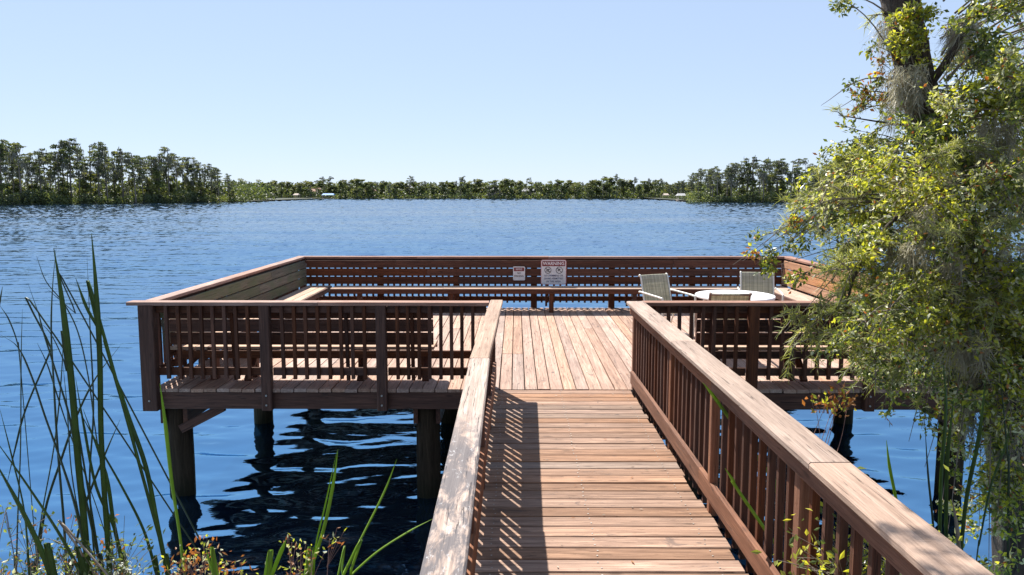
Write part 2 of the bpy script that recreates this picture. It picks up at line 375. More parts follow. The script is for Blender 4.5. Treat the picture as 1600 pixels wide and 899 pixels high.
# ------------------------------------------------------------------ setting: lake, bank, far land
def sheet(name, pts, z, mat, kind='structure'):
    me = mesh(name, [(x, y, z) for x, y in pts], [tuple(range(len(pts)))], [mat]); o = link(name, me, None); tag(o, kind=kind); return o
S_ = 4200
sheet('lake_bed', [(-S_, -S_), (S_, -S_), (S_, S_), (-S_, S_)], -2.5, M['soil'])
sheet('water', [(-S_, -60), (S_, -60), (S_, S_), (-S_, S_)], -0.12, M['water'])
def waves():
    """the lake surface as real waves: rows spread out with distance from the bank"""
    g = .0058; n = int(math.log(480 / 2.5) / g); Y = 2.5 * np.exp(g * np.arange(n)); nx = 420
    u = np.linspace(-1, 1, nx); X = u[None, :] * (Y[:, None] * .86 + 2.5); YY = np.repeat(Y[:, None], nx, 1)
    rs = np.random.default_rng(4); Z = np.zeros_like(X); dy = (Y * g)[:, None]
    lee = np.clip((YY - 8) / 22, 0, 1)
    for k in range(64):
        lam = .22 * (20 ** (k / 63)); a = rs.normal() * .34 + .08; kx, ky = math.sin(a) * 6.283 / lam, math.cos(a) * 6.283 / lam
        calm = (.95 + .05 * lee) if lam < 1.2 else (.25 + .75 * lee)
        slope = .024 * (1.0 if lam < 1.2 else .6 if lam < 2.5 else .4)
        fade = np.clip(lam / (dy * 3.0) - .6, 0, 1)
        Z += slope * lam / 6.283 * calm * fade * np.sin(kx * X + ky * YY + rs.uniform(0, 6.283) + .6 * np.sin(X * .37 / lam ** .5 + k))
    # gusts: patches of livelier and calmer water
    gust = 1 + .35 * np.sin(X * .05 + 1 + 1.5 * np.sin(YY * .03)) * np.sin(YY * .11 + 2)
    Z = Z * np.where(YY > 14, gust, 1) + rs.normal(size=X.shape) * dy * (.03 + .05 * np.clip(YY / 120, 0, 1)) * lee
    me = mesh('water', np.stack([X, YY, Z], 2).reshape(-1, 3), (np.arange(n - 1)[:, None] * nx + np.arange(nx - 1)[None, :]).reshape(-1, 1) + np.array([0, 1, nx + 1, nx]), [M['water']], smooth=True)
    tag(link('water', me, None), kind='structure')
waves()
def bank():
    nx, ny = 60, 34; v = []; f = []
    for j in range(ny):
        for i in range(nx):
            x = -30 + 60 * i / (nx - 1); y = -40 + 44.8 * j / (ny - 1)
            edge = 4.3 + 0.5 * math.sin(x * 0.7) + (0.3 * math.sin(x * 2.1))
            z = -0.9 + min(1.9, max(0, (edge + 1.0 - y) * 0.5)) + 0.06 * math.sin(x * 3.3 + y * 2.1) + random.uniform(-.03, .03)
            v.append((x, y, z))
    for j in range(ny - 1):
        for i in range(nx - 1): a = j * nx + i; f.append((a, a + 1, a + nx + 1, a + nx))
    o = link('shore_ground', mesh('shore_ground', v, f, [M['soil']], smooth=True), None); tag(o, kind='structure')
bank()
def land(name, front, back):
    """low ground: front is the waterline (x, y) list, back the far edge"""
    n = len(front); v = [(x, y, -0.6) for x, y in front] + [(x, y + 3, 0.5) for x, y in front] + [(x, y, 1.0) for x, y in back]
    f = [(i, i + 1, n + i + 1, n + i) for i in range(n - 1)] + [(n + i, n + i + 1, 2 * n + i + 1, 2 * n + i) for i in range(n - 1)]
    o = link(name, mesh(name, v, f, [M['land']]), None); tag(o, kind='structure')

SHORE = {  # px, waterline y, treetop y
    'left': [(-400, 322.5, 222), (-60, 322, 222), (0, 321.5, 217), (30, 321, 224), (60, 320.5, 243), (75, 320.5, 232), (100, 320, 219), (150, 319.5, 219), (165, 319.3, 232),
             (190, 319, 232), (225, 318.6, 240), (245, 318.2, 232), (262, 318, 228), (285, 317.8, 236), (300, 317.5, 250), (340, 317.2, 257), (372, 317, 280)],
    'right': [(1040, 312.6, 288), (1070, 314, 280), (1088, 316.5, 262), (1110, 317, 262), (1130, 317.2, 255), (1150, 317.3, 254), (1175, 317.4, 247), (1210, 317.5, 247),
              (1245, 317.5, 248), (1262, 317.5, 262), (1300, 317.6, 250), (1450, 317.8, 250), (1700, 318, 250), (2000, 318, 250)],
}
def interp(tab, px, k):
    for a, b in zip(tab, tab[1:]):
        if a[0] <= px <= b[0]: return a[k] + (b[k] - a[k]) * (px - a[0]) / (b[0] - a[0])
    return tab[0][k] if px < tab[0][0] else tab[-1][k]
FARY = 462
for nm in ('left', 'right'):
    tab = SHORE[nm]; fr = [on(p, w, 0) for p, w, _ in tab]
    land('far_bank_' + nm, [(p.x, p.y) for p in fr], [(p.x * 1.0 + (-5 if nm == 'left' else 5), p.y + 150) for p in fr])
land('far_bank', [(-900, FARY), (-230, FARY), (130, FARY), (900, FARY)], [(-900, FARY + 900), (-230, FARY + 900), (130, FARY + 900), (900, FARY + 900)])

# ------------------------------------------------------------------ far trees
def far_tree_mesh(kind, h, seed):
    rs = np.random.default_rng(seed); random.seed(seed)
    tr = Acc(); cr = Acc()
    lean = random.uniform(-.04, .04) * h
    tp = [(lean * (k / 6) ** 2 + random.uniform(-.1, .1), random.uniform(-.1, .1), h * k / 6 * .94) for k in range(7)]
    r0 = 0.014 * h + 0.06
    tr.tube(tp, [r0 * 1.5, r0 * .8] + [r0 * (0.75 - 0.11 * k) for k in range(5)], 6)
    P = []; S = []; MI = []
    def clump(c, rx, rz, n, sz, mi):
        q = rs.normal(size=(n, 3)); q /= np.linalg.norm(q, axis=1, keepdims=True); q *= (rs.random((n, 1)) ** .5)
        P.append(np.array(c) + q * np.array([rx, rx, rz])); S.append(rs.uniform(.55, 1.25, n) * sz); MI.append(np.full(n, mi))
    if kind == 'cypress':
        nb = random.randint(12, 17); low = random.uniform(.3, .52)
        for i in range(nb):
            f = low + (1 - low) * (i / (nb - 1)) ** .85
            a = random.uniform(0, 6.28); reach = h * random.uniform(.07, .17) * (1.0 if f > .75 else .75)
            if f > .93: reach *= random.uniform(.5, 1.2)
            b = np.array([lean * f * f, 0, h * f * .94]); e = b + np.array([math.cos(a) * reach, math.sin(a) * reach, h * random.uniform(0, .05)])
            tr.tube([tuple(b), tuple((b + e) / 2 + np.array([0, 0, .2])), tuple(e)], [.1, .07, .04], 4)
            mi = random.choice([0, 0, 0, 1, 1, 2]) if f > .4 else random.choice([0, 0, 1, 3])
            clump(e, h * random.uniform(.045, .08), h * random.uniform(.012, .022), random.randint(50, 72), .34, mi)
            clump((b + e) / 2, h * .04, h * .018, 18, .36, 0)
            if random.random() < .5:   # moss curtains
                n = 26; q = rs.normal(size=(n, 3)) * np.array([h * .03, h * .03, h * .035]) + e - np.array([0, 0, h * .05])
                P.append(q); S.append(np.full(n, .5)); MI.append(np.full(n, 3))
    else:
        nb = random.randint(13, 17)
        for i in range(nb):
            f = random.uniform(.3, .97); a = random.uniform(0, 6.28); reach = h * random.uniform(.05, .26) * math.sin(min(1, (1.15 - f) * 1.6) * 1.5)
            b = np.array([0, 0, h * f * .8]); e = np.array([math.cos(a) * reach, math.sin(a) * reach, h * f * .95])
            tr.tube([tuple(b), tuple(e)], [.12, .05], 4)
            clump(e, h * random.uniform(.08, .13), h * random.uniform(.05, .085), random.randint(60, 90), .5, random.choice([0, 1, 1, 2] if kind == 'broad' else [1, 2, 2]))
    P = np.concatenate(P); S = np.concatenate(S); MI = np.concatenate(MI)
    D = rs.normal(size=P.shape); D[:, 2] *= .45
    ln = S * np.where(MI == 3, 2.6, 1.5); D[MI == 3] = D[MI == 3] * .12 + np.array([0, 0, -1])
    cr.leaves(P, D, rs.normal(size=P.shape), ln, S * np.where(MI == 3, .7, 1.05), MI)
    tm = mesh('trunk', np.concatenate(tr.v), tr.f, [M['far_bark']], tr.m, True)
    cm = mesh('crown', np.concatenate(cr.v), cr.f, [M['far_dark'], M['far_mid'], M['far_light'], M['far_grey']], cr.m)
    return tm, cm
FT = {'cypress': [far_tree_mesh('cypress', 18, 100 + i) for i in range(8)], 'broad': [far_tree_mesh('broad', 12, 200 + i) for i in range(5)],
      'light': [far_tree_mesh('light', 10, 300 + i) for i in range(3)]}
FH = {'cypress': 18, 'broad': 12, 'light': 10}
def far_tree(kind, x, y, h, label, group, wid=1.0):
    tm, cm = random.choice(FT[kind])
    nm = {'cypress': 'cypress_tree', 'broad': 'oak_tree', 'light': 'willow_shrub'}[kind]
    e = empty(nm, (x, y, 0.3), label, 'tree', group, random.uniform(0, 6.28))
    s = h / FH[kind]; e.scale = (s * wid * random.uniform(.9, 1.15), s * wid * random.uniform(.9, 1.15), s)
    link('trunk', tm, None, e); link('crown', cm, None, e)
    return e
random.seed(21)
ORD = ['leftmost', 'second', 'third', 'fourth', 'fifth', 'sixth', 'seventh', 'eighth', 'ninth', 'tenth', 'eleventh', 'twelfth', 'thirteenth', 'fourteenth', 'fifteenth', 'sixteenth', 'seventeenth', 'eighteenth',
       'nineteenth', 'twentieth', 'twenty-first', 'twenty-second', 'twenty-third', 'twenty-fourth', 'twenty-fifth', 'twenty-sixth', 'twenty-seventh', 'twenty-eighth', 'twenty-ninth', 'thirtieth']
def grove(tab, p0, p1, step, names, yd=(1, 12), hf=(0.86, 1.02), kinds=('cypress',), wid=1.0, side=''):
    p = p0; k = 0
    while p < p1:
        q = p + random.uniform(-.35, .35) * step
        w = on(q, interp(tab, q, 1), 0); yy = w.y + random.uniform(*yd); x = w.x * yy / w.y
        top = interp(tab, q, 2); h = (3.53 + (302.6 - top) / F_PX * yy) * random.uniform(*hf)
        kd = random.choice(kinds); lb = names[kd][0]
        if side: lb = 'tall cypress, %s%s in the front row of the %s shore grove' % (ORD[k], '' if k == 0 else ' from the left', side)
        far_tree(kd, x, yy, max(4, h), lb, names[kd][1], wid); p += step; k += 1
nl = {'cypress': ('moss-draped cypress in the back row of the left shore grove', 'cypresses of the left shore grove'),
      'broad': ('rounded dark green oak between the cypresses on the left shore', 'oaks on the left shore'),
      'light': ('low sunlit olive green willow at the foot of the left grove', 'willows under the left grove')}
nr = {'cypress': ('flat-topped cypress in the back row of the right far shore point', 'cypresses of the right shore point'),
      'broad': ('rounded green oak among the cypresses of the right far shore', 'oaks on the right shore'),
      'light': ('low olive green willow at the foot of the right grove', 'willows under the right grove')}
grove(SHORE['left'], -6, 372, 13.5, nl, hf=(.86, 1.04), wid=.85, side='left')
grove(SHORE['left'], -20, 366, 19, nl, yd=(14, 34), hf=(.74, 1.0), wid=.85)
grove(SHORE['left'], -15, 372, 24, nl, yd=(3, 12), hf=(.38, .6), kinds=('broad', 'broad', 'light'))
grove(SHORE['left'], -15, 370, 30, nl, yd=(20, 60), hf=(.3, .45), kinds=('light',), wid=1.5)
grove(SHORE['right'], 1046, 1330, 11, nr, hf=(.9, 1.02), wid=.95, side='right')
grove(SHORE['right'], 1046, 1330, 15, nr, yd=(14, 34), hf=(.74, .95), wid=1.0)
grove(SHORE['right'], 1040, 1330, 20, nr, yd=(3, 14), hf=(.4, .66), kinds=('broad', 'broad', 'light'))
grove(SHORE['right'], 1340, 1640, 42, nr, hf=(.85, 1.0), wid=1.5)
# the far side of the lake: trees one can still tell apart, each with the look of its kind
def farside():
    p = 366
    nm = {'cypress': ('thin tall cypress standing out above the far shore treeline', 'tall cypresses of the far shore'),
          'broad': ('small round dark oak in the treeline straight across the lake', 'oaks of the far shore treeline')}
    while p < 1092:
        top = 284.5 + 2.2 * math.sin(p * .031) + 1.6 * math.sin(p * .083 + 1) + (2 if 560 < p < 620 else 0) + (random.uniform(-5, 3))
        Y = FARY + random.uniform(4, 26); kd = 'cypress' if random.random() < .28 else 'broad'
        if kd == 'cypress': top -= random.uniform(0, 5)
        h = 3.53 + (302.6 - top) / F_PX * Y; w = at(p + random.uniform(-3, 3), 303, Y)
        far_tree(kd, w.x, Y, h, nm[kd][0], nm[kd][1], 1.2 if kd == 'broad' else 1.0); p += 6.4
farside()
def brush(name, line, n, h, sz, mats, depth, label):
    a = Acc(); seg = np.array(line); d = rng.random(n) * (len(seg) - 1); i = d.astype(int); f = (d - i)[:, None]
    p = seg[i] * (1 - f) + seg[i + 1] * f
    yy = rng.random(n) * depth; hh = h * ((0.35 + 0.65 * np.abs(np.sin(p[:, 0] * .37) * np.sin(p[:, 0] * .13 + 2))) if name == 'shoreline_brush' else (0.86 + .14 * np.sin(p[:, 0] * .5)))
    P = np.stack([p[:, 0], p[:, 1] + 1 + yy, .1 + rng.random(n) ** 1.3 * hh], 1)
    mi = ((np.sin(p[:, 0] * .21) + np.sin(p[:, 0] * .6 + 1) + rng.normal(size=n) * .8) > .4).astype(int) + (rng.random(n) > .85)
    a.leaves(P, rng.normal(size=P.shape), rng.normal(size=P.shape), rng.uniform(.6, 1.4, n) * sz, rng.uniform(.5, 1, n) * sz, np.clip(mi, 0, len(mats) - 1))
    o = a.build(name, mats); tag(o, label, 'undergrowth', kind='stuff')
fm = [M['far_dark'], M['far_mid'], M['far_light']]
for nm in ('left', 'right'):
    fr = [on(p, w, 0) for p, w, _ in SHORE[nm]]
    brush('shoreline_brush', [(p.x, p.y) for p in fr], 16000, 4.6, .7, fm, 14, 'low green undergrowth along the waterline under the %s grove' % nm)
brush('distant_woods', [(-230, 262), (-150, 268), (-112, 300)], 9000, 8.5, 1.3, [M['far_dark'], M['far_mid']], 45, 'dark leafy mass of woods behind the trunks of the left shore grove')
brush('distant_woods', [(84, 318), (150, 312), (240, 318)], 9000, 8.5, 1.3, [M['far_dark'], M['far_mid']], 40, 'dark leafy mass of woods behind the trunks of the right shore point')
brush('shoreline_brush', [(-190, FARY), (130, FARY)], 15000, 6.5, 1.3, fm, 34, 'low dark undergrowth along the far shore straight across the lake')
brush('distant_woods', [(-190, FARY + 40), (150, FARY + 40)], 30000, 10.6, 1.9, [M['far_dark'], M['far_mid']], 40, 'dark mass of woods closing the gaps behind the far shore trees')

def far_house(px, w, h, depth, wall, roofc, label):
    c = at(px, 303, depth); e = empty('house', (c.x, c.y, 0.8), label, 'house')
    a = Acc(); a.box((-w / 2, 0, 0), (w / 2, 8, h)); a.build('wall', [wall], e)
    a = Acc(); a.add([(-w / 2 - .5, -.5, h), (w / 2 + .5, -.5, h), (w / 2 + .5, 8.5, h), (-w / 2 - .5, 8.5, h), (-w / 4, 4, h + 2.4), (w / 4, 4, h + 2.4)],
                     [(0, 1, 5, 4), (1, 2, 5), (2, 3, 4, 5), (3, 0, 4), (3, 2, 1, 0)]); a.build('roof', [roofc], e)
    for k in (-.3, 0, .3):
        a = Acc(); a.box((w * k - .7, -.08, 1.0), (w * k + .7, -.01, 2.4)); a.build('window', [M['sign_navy']], e)
M['wall_pale'] = plain('pale_stucco', (0.38, 0.31, 0.26), 0.9); M['roof_tan'] = plain('tan_roof', (0.34, 0.2, 0.15), 0.9)
M['roof_grey'] = plain('grey_roof', (0.3, 0.3, 0.3), 0.9); M['blue_canvas'] = plain('blue_canvas', (0.02, 0.16, 0.42), 0.7)
far_house(492, 9, 4.0, FARY + 22, M['wall_pale'], M['roof_tan'], 'small pale house with tan roof on the far shore left of the blue canopy')
far_house(634, 8, 6.5, FARY + 24, M['wall_pale'], M['roof_grey'], 'pale two storey house with grey roof among trees across the lake')
far_house(575, 8, 4.5, FARY + 22, M['wall_pale'], M['roof_tan'], 'small house with tan roof between far trees right of the blue canopy')
far_house(772, 9, 4.5, FARY + 22, M['wall_pale'], M['roof_grey'], 'low pale house with grey roof on the far shore behind the signs')
far_house(826, 9, 4.2, FARY + 24, M['wall_pale'], M['roof_grey'], 'low wide house partly hidden by bushes on the far shore')
def boathouse(px, Y, roof, w, label, cat='dock'):
    c = at(px, 303, Y); e = empty('boat_dock', (c.x, c.y, 0), label, cat)
    for sx in (-1, 1):
        for sy in (0, 4):
            a = Acc(); a.tube([(sx * w / 2, sy, -.5), (sx * w / 2, sy, 2.6)], .1, 6); a.build('post', [M['wall_pale']], e)
    a = Acc(); a.box((-w / 2 - .3, -.3, .5), (w / 2 + .3, 4.3, .65)); a.build('deck', [M['wall_pale']], e)
    a = Acc(); a.add([(-w / 2 - .5, -.6, 2.6), (w / 2 + .5, -.6, 2.6), (w / 2 + .5, 4.6, 2.6), (-w / 2 - .5, 4.6, 2.6), (-w / 2, 2, 3.6), (w / 2, 2, 3.6)],
                     [(0, 1, 5, 4), (1, 2, 5), (2, 3, 4, 5), (3, 0, 4), (3, 2, 1, 0)]); a.build('roof', [roof], e)
boathouse(512, FARY - 5, M['blue_canvas'], 6.5, 'small boat dock under a bright blue canopy on the far shore')
boathouse(1066, 330, M['roof_grey'], 3.2, 'small pale roofed boat dock where the right shore point begins')
boathouse(462, FARY - 5, M['wall_pale'], 2.4, 'tiny white roofed dock on the far shore left of the blue canopy')
boathouse(1041, 430, M['wall_pale'], 2.6, 'tiny white dock at the right end of the far treeline')
def spit():
    a = Acc(); c = on(392, 314.5, 0); e = empty('low_dock', (c.x, c.y, 0), 'long low pale dock reaching out from the left grove point', 'dock')
    a.box((-9, 0, .35), (7, 2, .55)); a.build('deck', [M['wall_pale']], e)
    for k in range(5):
        b = Acc(); b.tube([(-8 + 3.6 * k, .2, -.6), (-8 + 3.6 * k, .2, .9)], .12, 6); b.build('post', [M['far_bark']], e)
spit()

# ------------------------------------------------------------------ the platform
D = 1.33; XL, XR, YF, YB = -4.12, 5.20, 8.13, 14.10
random.seed(5)
plat = empty('lake_platform', (0.5, 8.2, 0), 'wide weathered timber platform on round piles in the lake, at the end of the boardwalk', 'platform')
nb = 64; pitch = (XR - XL) / nb
for i in range(nb):
    x = XL + pitch * (i + .5)
    if -0.36 < x < 0.12: cuts = [YF, 9.985, YB]
    elif i % 5 == 1: cuts = [YF, 11.9, YB]
    elif i % 7 == 3: cuts = [YF, 10.9, YB]
    else: cuts = [YF, YB]
    for a, b in zip(cuts, cuts[1:]):
        e0 = random.uniform(-.012, .012) if a == YF else .003; e1 = random.uniform(-.012, .012) if b == YB else -.003
        dz = random.uniform(-.002, .002); sk = random.uniform(-.003, .003)
        plank('deck_board', plat, (x + sk, a + e0, D - .019 + dz), (x - sk, b + e1, D - .019 + dz), pitch - random.choice((.007, .009, .012)), .038, M['deck'])
def beam(a, b, w, h, nm='beam', mt='rail'): return plank(nm, plat, a, b, w, h, M[mt])
beam((XL + .02, 8.175, D - .14), (XR - .02, 8.175, D - .14), .04, .2, 'fascia_board')
beam((XL + .02, 14.06, D - .14), (XR - .02, 14.06, D - .14), .04, .2, 'fascia_board')
beam((XL + .02, 8.2, D - .14), (XL + .02, 14.03, D - .14), .04, .2, 'fascia_board')
beam((XR - .02, 8.2, D - .14), (XR - .02, 14.03, D - .14), .04, .2, 'fascia_board')
for k in range(13):
    y = 8.6 + k * .44; beam((XL + .05, y, D - .115), (XR - .05, y, D - .115), .04, .145, 'joist')
PX = [-3.93, -1.02, 2.0, 5.08]; PY = [8.36, 11.15, 13.9]
for x in PX:
    beam((x - .13, 8.22, D - .32), (x - .13, 14.0, D - .32), .05, .22, 'beam'); beam((x + .13, 8.22, D - .32), (x + .13, 14.0, D - .32), .05, .22, 'beam')
    for y in PY:
        a = Acc(); r = .142
        a.tube([(random.uniform(-.02, .02), 0, -2.5), (0, 0, -.3), (0, 0, 0.4), (random.uniform(-.006, .006), 0, D - .2)], [r * 1.08, r, r * .99, r * .96], 22, wob=.03)
        p = a.build('pile', [M['pile']], plat, True); p.location = Vector((x, y, 0)) - plat.location
plank('brace', plat, (-3.86, 8.235, D - .50), (-3.36, 8.235, D - .24), .10, .05, M['rail'], up=(0, 1, 0))

# ------------------------------------------------------------------ railings
def railing(name, label, loc): return empty(name, loc, label, 'railing')
def post(root, x, y, z0, z1, wx, wy, mat, bolts=None):
    p = plank('post', root, (x, y, z0), (x, y, z1), wy, wx, mat, up=(1, 0, 0), bev=.008)
    if bolts:
        for zz in bolts:
            a = Acc(); a.tube([(0, 0, 0), (0, -.012, 0)], .011, 8); b = a.build('bolt', [M['steel']], None)
            b.parent = p; b.matrix_parent_inverse = p.matrix_basis.inverted(); b.location = Vector((x, y - wy / 2, zz)) - root.location
    return p
def baluster_run(root, a, b, z0, z1, mat, n=None, skip=()):
    a, b = Vector(a), Vector(b); n = n or max(1, round((b - a).length / .135) - 1)
    d = (b - a).normalized()
    for i in range(1, n + 1):
        p = a + (b - a) * (i / (n + 1)) + d * random.uniform(-.004, .004); dx = random.uniform(-.003, .003)
        plank('baluster', root, (p.x + dx, p.y, z0 + random.uniform(-.008, .004)), (p.x - dx, p.y, z1), .038, .038, mat, up=(d.x, d.y, 0), bev=.003)
# front railing, left part
fl = railing('front_railing', 'brown railing along the platform front left of the boardwalk, with a corner post', (-2.2, 8.13, D))
mr = M['rail']
plank('cap_board', fl, (-4.33, 8.145, D + .98), (-2.2, 8.145, D + .98), .155, .04, M['railcap'])
plank('cap_board', fl, (-2.196, 8.145, D + .981), (-.30, 8.145, D + .978), .155, .04, M['railcap'])
for z, h in ((D + .915, .09), (D + .20, .09)):
    for a, b in ((-4.06, -2.87), (-2.74, -1.57), (-1.44, -.33)):
        plank('rail', fl, (a, 8.155, z), (b, 8.155, z), .038, h, mr)
post(fl, -4.12, 8.115, D - .24, D + .958, .17, .11, mr, [D - .12])
for x in (-2.805, -1.505): post(fl, x, 8.115, D - .235, D + .958, .115, .09, mr, [D - .06, D - .17])
for a, b in ((-4.04, -2.87), (-2.745, -1.565), (-1.445, -.36)): baluster_run(fl, (a, 8.115, 0), (b, 8.115, 0), D + .125, D + .955, mr, n=8 if a > -4 else 8)
# front railing, right part
fr_ = railing('front_railing', 'brown railing along the platform front right of the boardwalk, partly behind leaves', (3.3, 8.13, D))
plank('cap_board', fr_, (1.42, 8.145, D + .98), (3.4, 8.145, D + .98), .155, .04, M['railcap'])
plank('cap_board', fr_, (3.404, 8.145, D + .979), (5.34, 8.145, D + .98), .155, .04, M['railcap'])
for z, h in ((D + .915, .09), (D + .20, .09)):
    for a, b in ((1.45, 2.585), (2.715, 3.905), (4.035, 5.10)):
        plank('rail', fr_, (a, 8.155, z), (b, 8.155, z), .038, h, mr)
for x in (2.65, 3.97): post(fr_, x, 8.115, D - .235, D + .958, .115, .09, mr, [D - .06, D - .17])
post(fr_, 5.18, 8.115, D - .24, D + .958, .17, .11, mr)
for a, b in ((1.45, 2.59), (2.71, 3.91), (4.03, 5.10)): baluster_run(fr_, (a, 8.115, 0), (b, 8.115, 0), D + .125, D + .955, mr, n=8)
# back railing
br_ = railing('back_railing', 'long brown railing along the lake side of the platform, carrying two signs', (.5, 14.12, D))
for a, b in ((-4.2, -1.9), (-1.896, .62), (.624, 3.1), (3.104, 5.30)):
    plank('cap_board', br_, (a, 14.10, D + .98), (b, 14.10, D + .98 + random.uniform(-.003, .003)), .155, .04, M['railcap'])
bx = [-4.12, -2.62, -1.15, .35, 1.85, 3.4, 5.18]
for a, b in zip(bx, bx[1:]):
    for z in (D + .915, D + .18): plank('rail', br_, (a + .06, 14.10, z), (b - .06, 14.10, z), .038, .09, mr)
    baluster_run(br_, (a + .03, 14.14, 0), (b - .03, 14.14, 0), D + .10, D + .955, mr, n=11)
for x in bx: post(br_, x, 14.14, D - .23, D + .958, .12, .09, mr)
# side railings
for X, s, lab in ((-4.14, -1, 'left side railing of the platform behind the grey-green bench back'), (5.22, 1, 'right side railing of the platform behind the orange-brown bench back')):
    r = railing('side_railing', lab, (X, 11.1, D)); cx = X - s * .02
    for a, b in ((8.22, 10.4), (10.404, 12.3), (12.304, 14.02)):
        plank('cap_board', r, (cx, a, D + .98), (cx, b, D + .98), .155, .04, M['railcap'])
    ys = [8.17, 9.6, 11.1, 12.6, 14.05]
    for a, b in zip(ys, ys[1:]):
        for z in (D + .915, D + .18): plank('rail', r, (X - s * .02, a + .06, z), (X - s * .02, b - .06, z), .038, .09, mr)
        baluster_run(r, (X + s * .02, a + .03, 0), (X + s * .02, b - .03, 0), D + .10, D + .955, mr, n=10)
    for y in ys[1:-1]: post(r, X + s * .02, y, D - .23, D + .958, .09, .12, mr)

# ------------------------------------------------------------------ benches
def bench(label, P, u, v, length, backmat, seatmat, u0=0.0, backspan=None, legs=(), seatfrom=0.0, seatto=None, braces=True, joints=(), rear=None):
    """P: point on the rail line at deck level, u along, v inwards"""
    P, u, v = Vector(P), Vector(u), Vector(v); seatto = seatto or length
    root = empty('bench', P + u * length / 2, label, 'bench')
    def at_(a, b, z): return P + u * a + v * b + Vector((0, 0, z))
    bs = backspan or (0, length)
    cuts = [bs[0]] + [j for j in joints if bs[0] < j < bs[1]] + [bs[1]]
    for k, z in enumerate((.86, .705, .55)):
        off = .09 + (.86 - z) * .07; cc = list(cuts)
        if len(cc) > 2: cc[1] += (k - 1) * .6
        for a, b in zip(cc, cc[1:]):
            plank('backrest_board', root, at_(a + .002, off, z), at_(b - .002, off, z), .14, .036, backmat, up=v + Vector((0, 0, .1)))
    for k in range(3):
        cc = [seatfrom] + [j + .35 * (k - 1) for j in joints if seatfrom + .6 < j < seatto - .6] + [seatto]
        for a, b in zip(cc, cc[1:]):
            plank('seat_board', root, at_(a + .002, .21 + k * .147, .431), at_(b - .002, .21 + k * .147, .431 + random.uniform(-.002, .002)), .139, .038, seatmat)
    plank('apron', root, at_(seatfrom + .01, .592, .40), at_(seatto - .01, .592, .40), .038, .09, mr)
    ra = rear or (seatfrom, seatto)
    plank('rear_beam', root, at_(ra[0] + .01, .12, .365), at_(ra[1] - .01, .12, .365), .038, .09, mr)
    for g in legs:
        plank('leg', root, at_(g, .53, .002), at_(g, .53, .41), .085, .085, mr, up=u)
        plank('bracket', root, at_(g, .14, .39), at_(g, .56, .39), .038, .06, mr, up=(0, 0, 1))
        plank('back_support', root, at_(g, .145, .06) - u * .08, at_(g, .068, .93) - u * .08, .04, .04, mr, up=u)
        if braces: plank('brace', root, at_(g + .06, .12, .06), at_(g + .06, .46, .37), .038, .08, mr, up=u)
    return root
bench('long back bench of brown boards in front of the lake side railing under the signs', (-4.1, 14.07, D), (1, 0, 0), (0, -1, 0), 9.26, mr, M['seat'],
      backspan=(.10, 9.16), seatfrom=.66, seatto=8.62, legs=(1.2, 2.9, 4.76, 6.3, 7.9), joints=(2.4, 4.9, 7.1), braces=False)
bench('left side bench with grey-green mossy backrest and pale seat', (-4.12, 14.0, D), (0, -1, 0), (1, 0, 0), 5.8, M['mossy'], M['seat'],
      backspan=(.06, 5.75), seatfrom=.06, seatto=5.7, legs=(.9, 2.5, 4.1, 5.4), joints=(2.6,))
bench('right side bench with faded orange-brown backrest, half hidden by the tree', (5.2, 8.3, D), (0, 1, 0), (-1, 0, 0), 5.72, M['backr'], M['seat'],
      backspan=(.06, 5.66), seatfrom=.06, seatto=5.66, legs=(.5, 2.1, 3.7, 5.0), joints=(3.0,))
bench('front bench with its back to the camera, left of the boardwalk', (-3.5, 8.17, D), (1, 0, 0), (0, 1, 0), 3.18, mr, M['seat'],
      backspan=(-.45, 2.56), seatfrom=.0, seatto=2.56, legs=(.35, 1.65, 2.4), rear=(-.4, 3.1))
bench('front bench with its back to the camera, right of the boardwalk beside the table', (1.95, 8.17, D), (1, 0, 0), (0, 1, 0), 2.6, mr, M['seat'],
      backspan=(.1, 3.1), seatfrom=.1, seatto=2.62, legs=(.35, 1.3, 2.3), rear=(.1, 3.0))

# ------------------------------------------------------------------ boardwalk
def xr(y): return 1.285 + .0148 * (8.15 - y)
walk = empty('boardwalk', (.5, 4.0, 0), 'straight timber boardwalk of cross boards leading from the bank to the platform', 'boardwalk')
y = 8.105 - .07; k = 0
while y > -2.2:
    w = .137 + random.choice((-.004, -.001, 0, .001)); dz = random.uniform(-.003, .002); e = random.uniform(-.014, .014)
    a = (-.262 + random.uniform(-.006, .006), y + random.uniform(-.003, .003), D - .021 + dz); b = (xr(y) + e, y + random.uniform(-.003, .003), D - .021 + dz + random.uniform(-.002, .002))
    plank('deck_board', walk, a, b, w, .038, M['ramp_grey'] if random.random() < .16 else M['ramp'], bev=.005); y -= .1485; k += 1
for x in (-.18, .5, 1.2): plank('stringer', walk, (x, 8.1, D - .145), (x, -2.2, D - .145), .05, .2, mr)
for yy in (6.2, 3.6, 1.0):
    for x in (-.12, 1.15):
        a = Acc(); a.tube([(0, 0, -2.4), (0, 0, D - .35)], .12, 14, wob=.01); p = a.build('pile', [M['pile']], walk, True); p.location = Vector((x, yy, 0)) - walk.location
    plank('beam', walk, (-.3, yy, D - .30), (1.35, yy, D - .30), .09, .1, mr)
nails = Acc(); y = 8.035
while y > 1.5:
    for x in (-.15, .5, 1.2):
        for s in (-.035, .035):
            cx, cyy = x + random.uniform(-.01, .01), y + s + random.uniform(-.006, .006)
            nails.add([(cx + .006 * math.cos(q), cyy + .006 * math.sin(q), D + .0028) for q in (0, 1.05, 2.1, 3.14, 4.2, 5.2)], [(0, 1, 2, 3, 4, 5)])
    y -= .1485
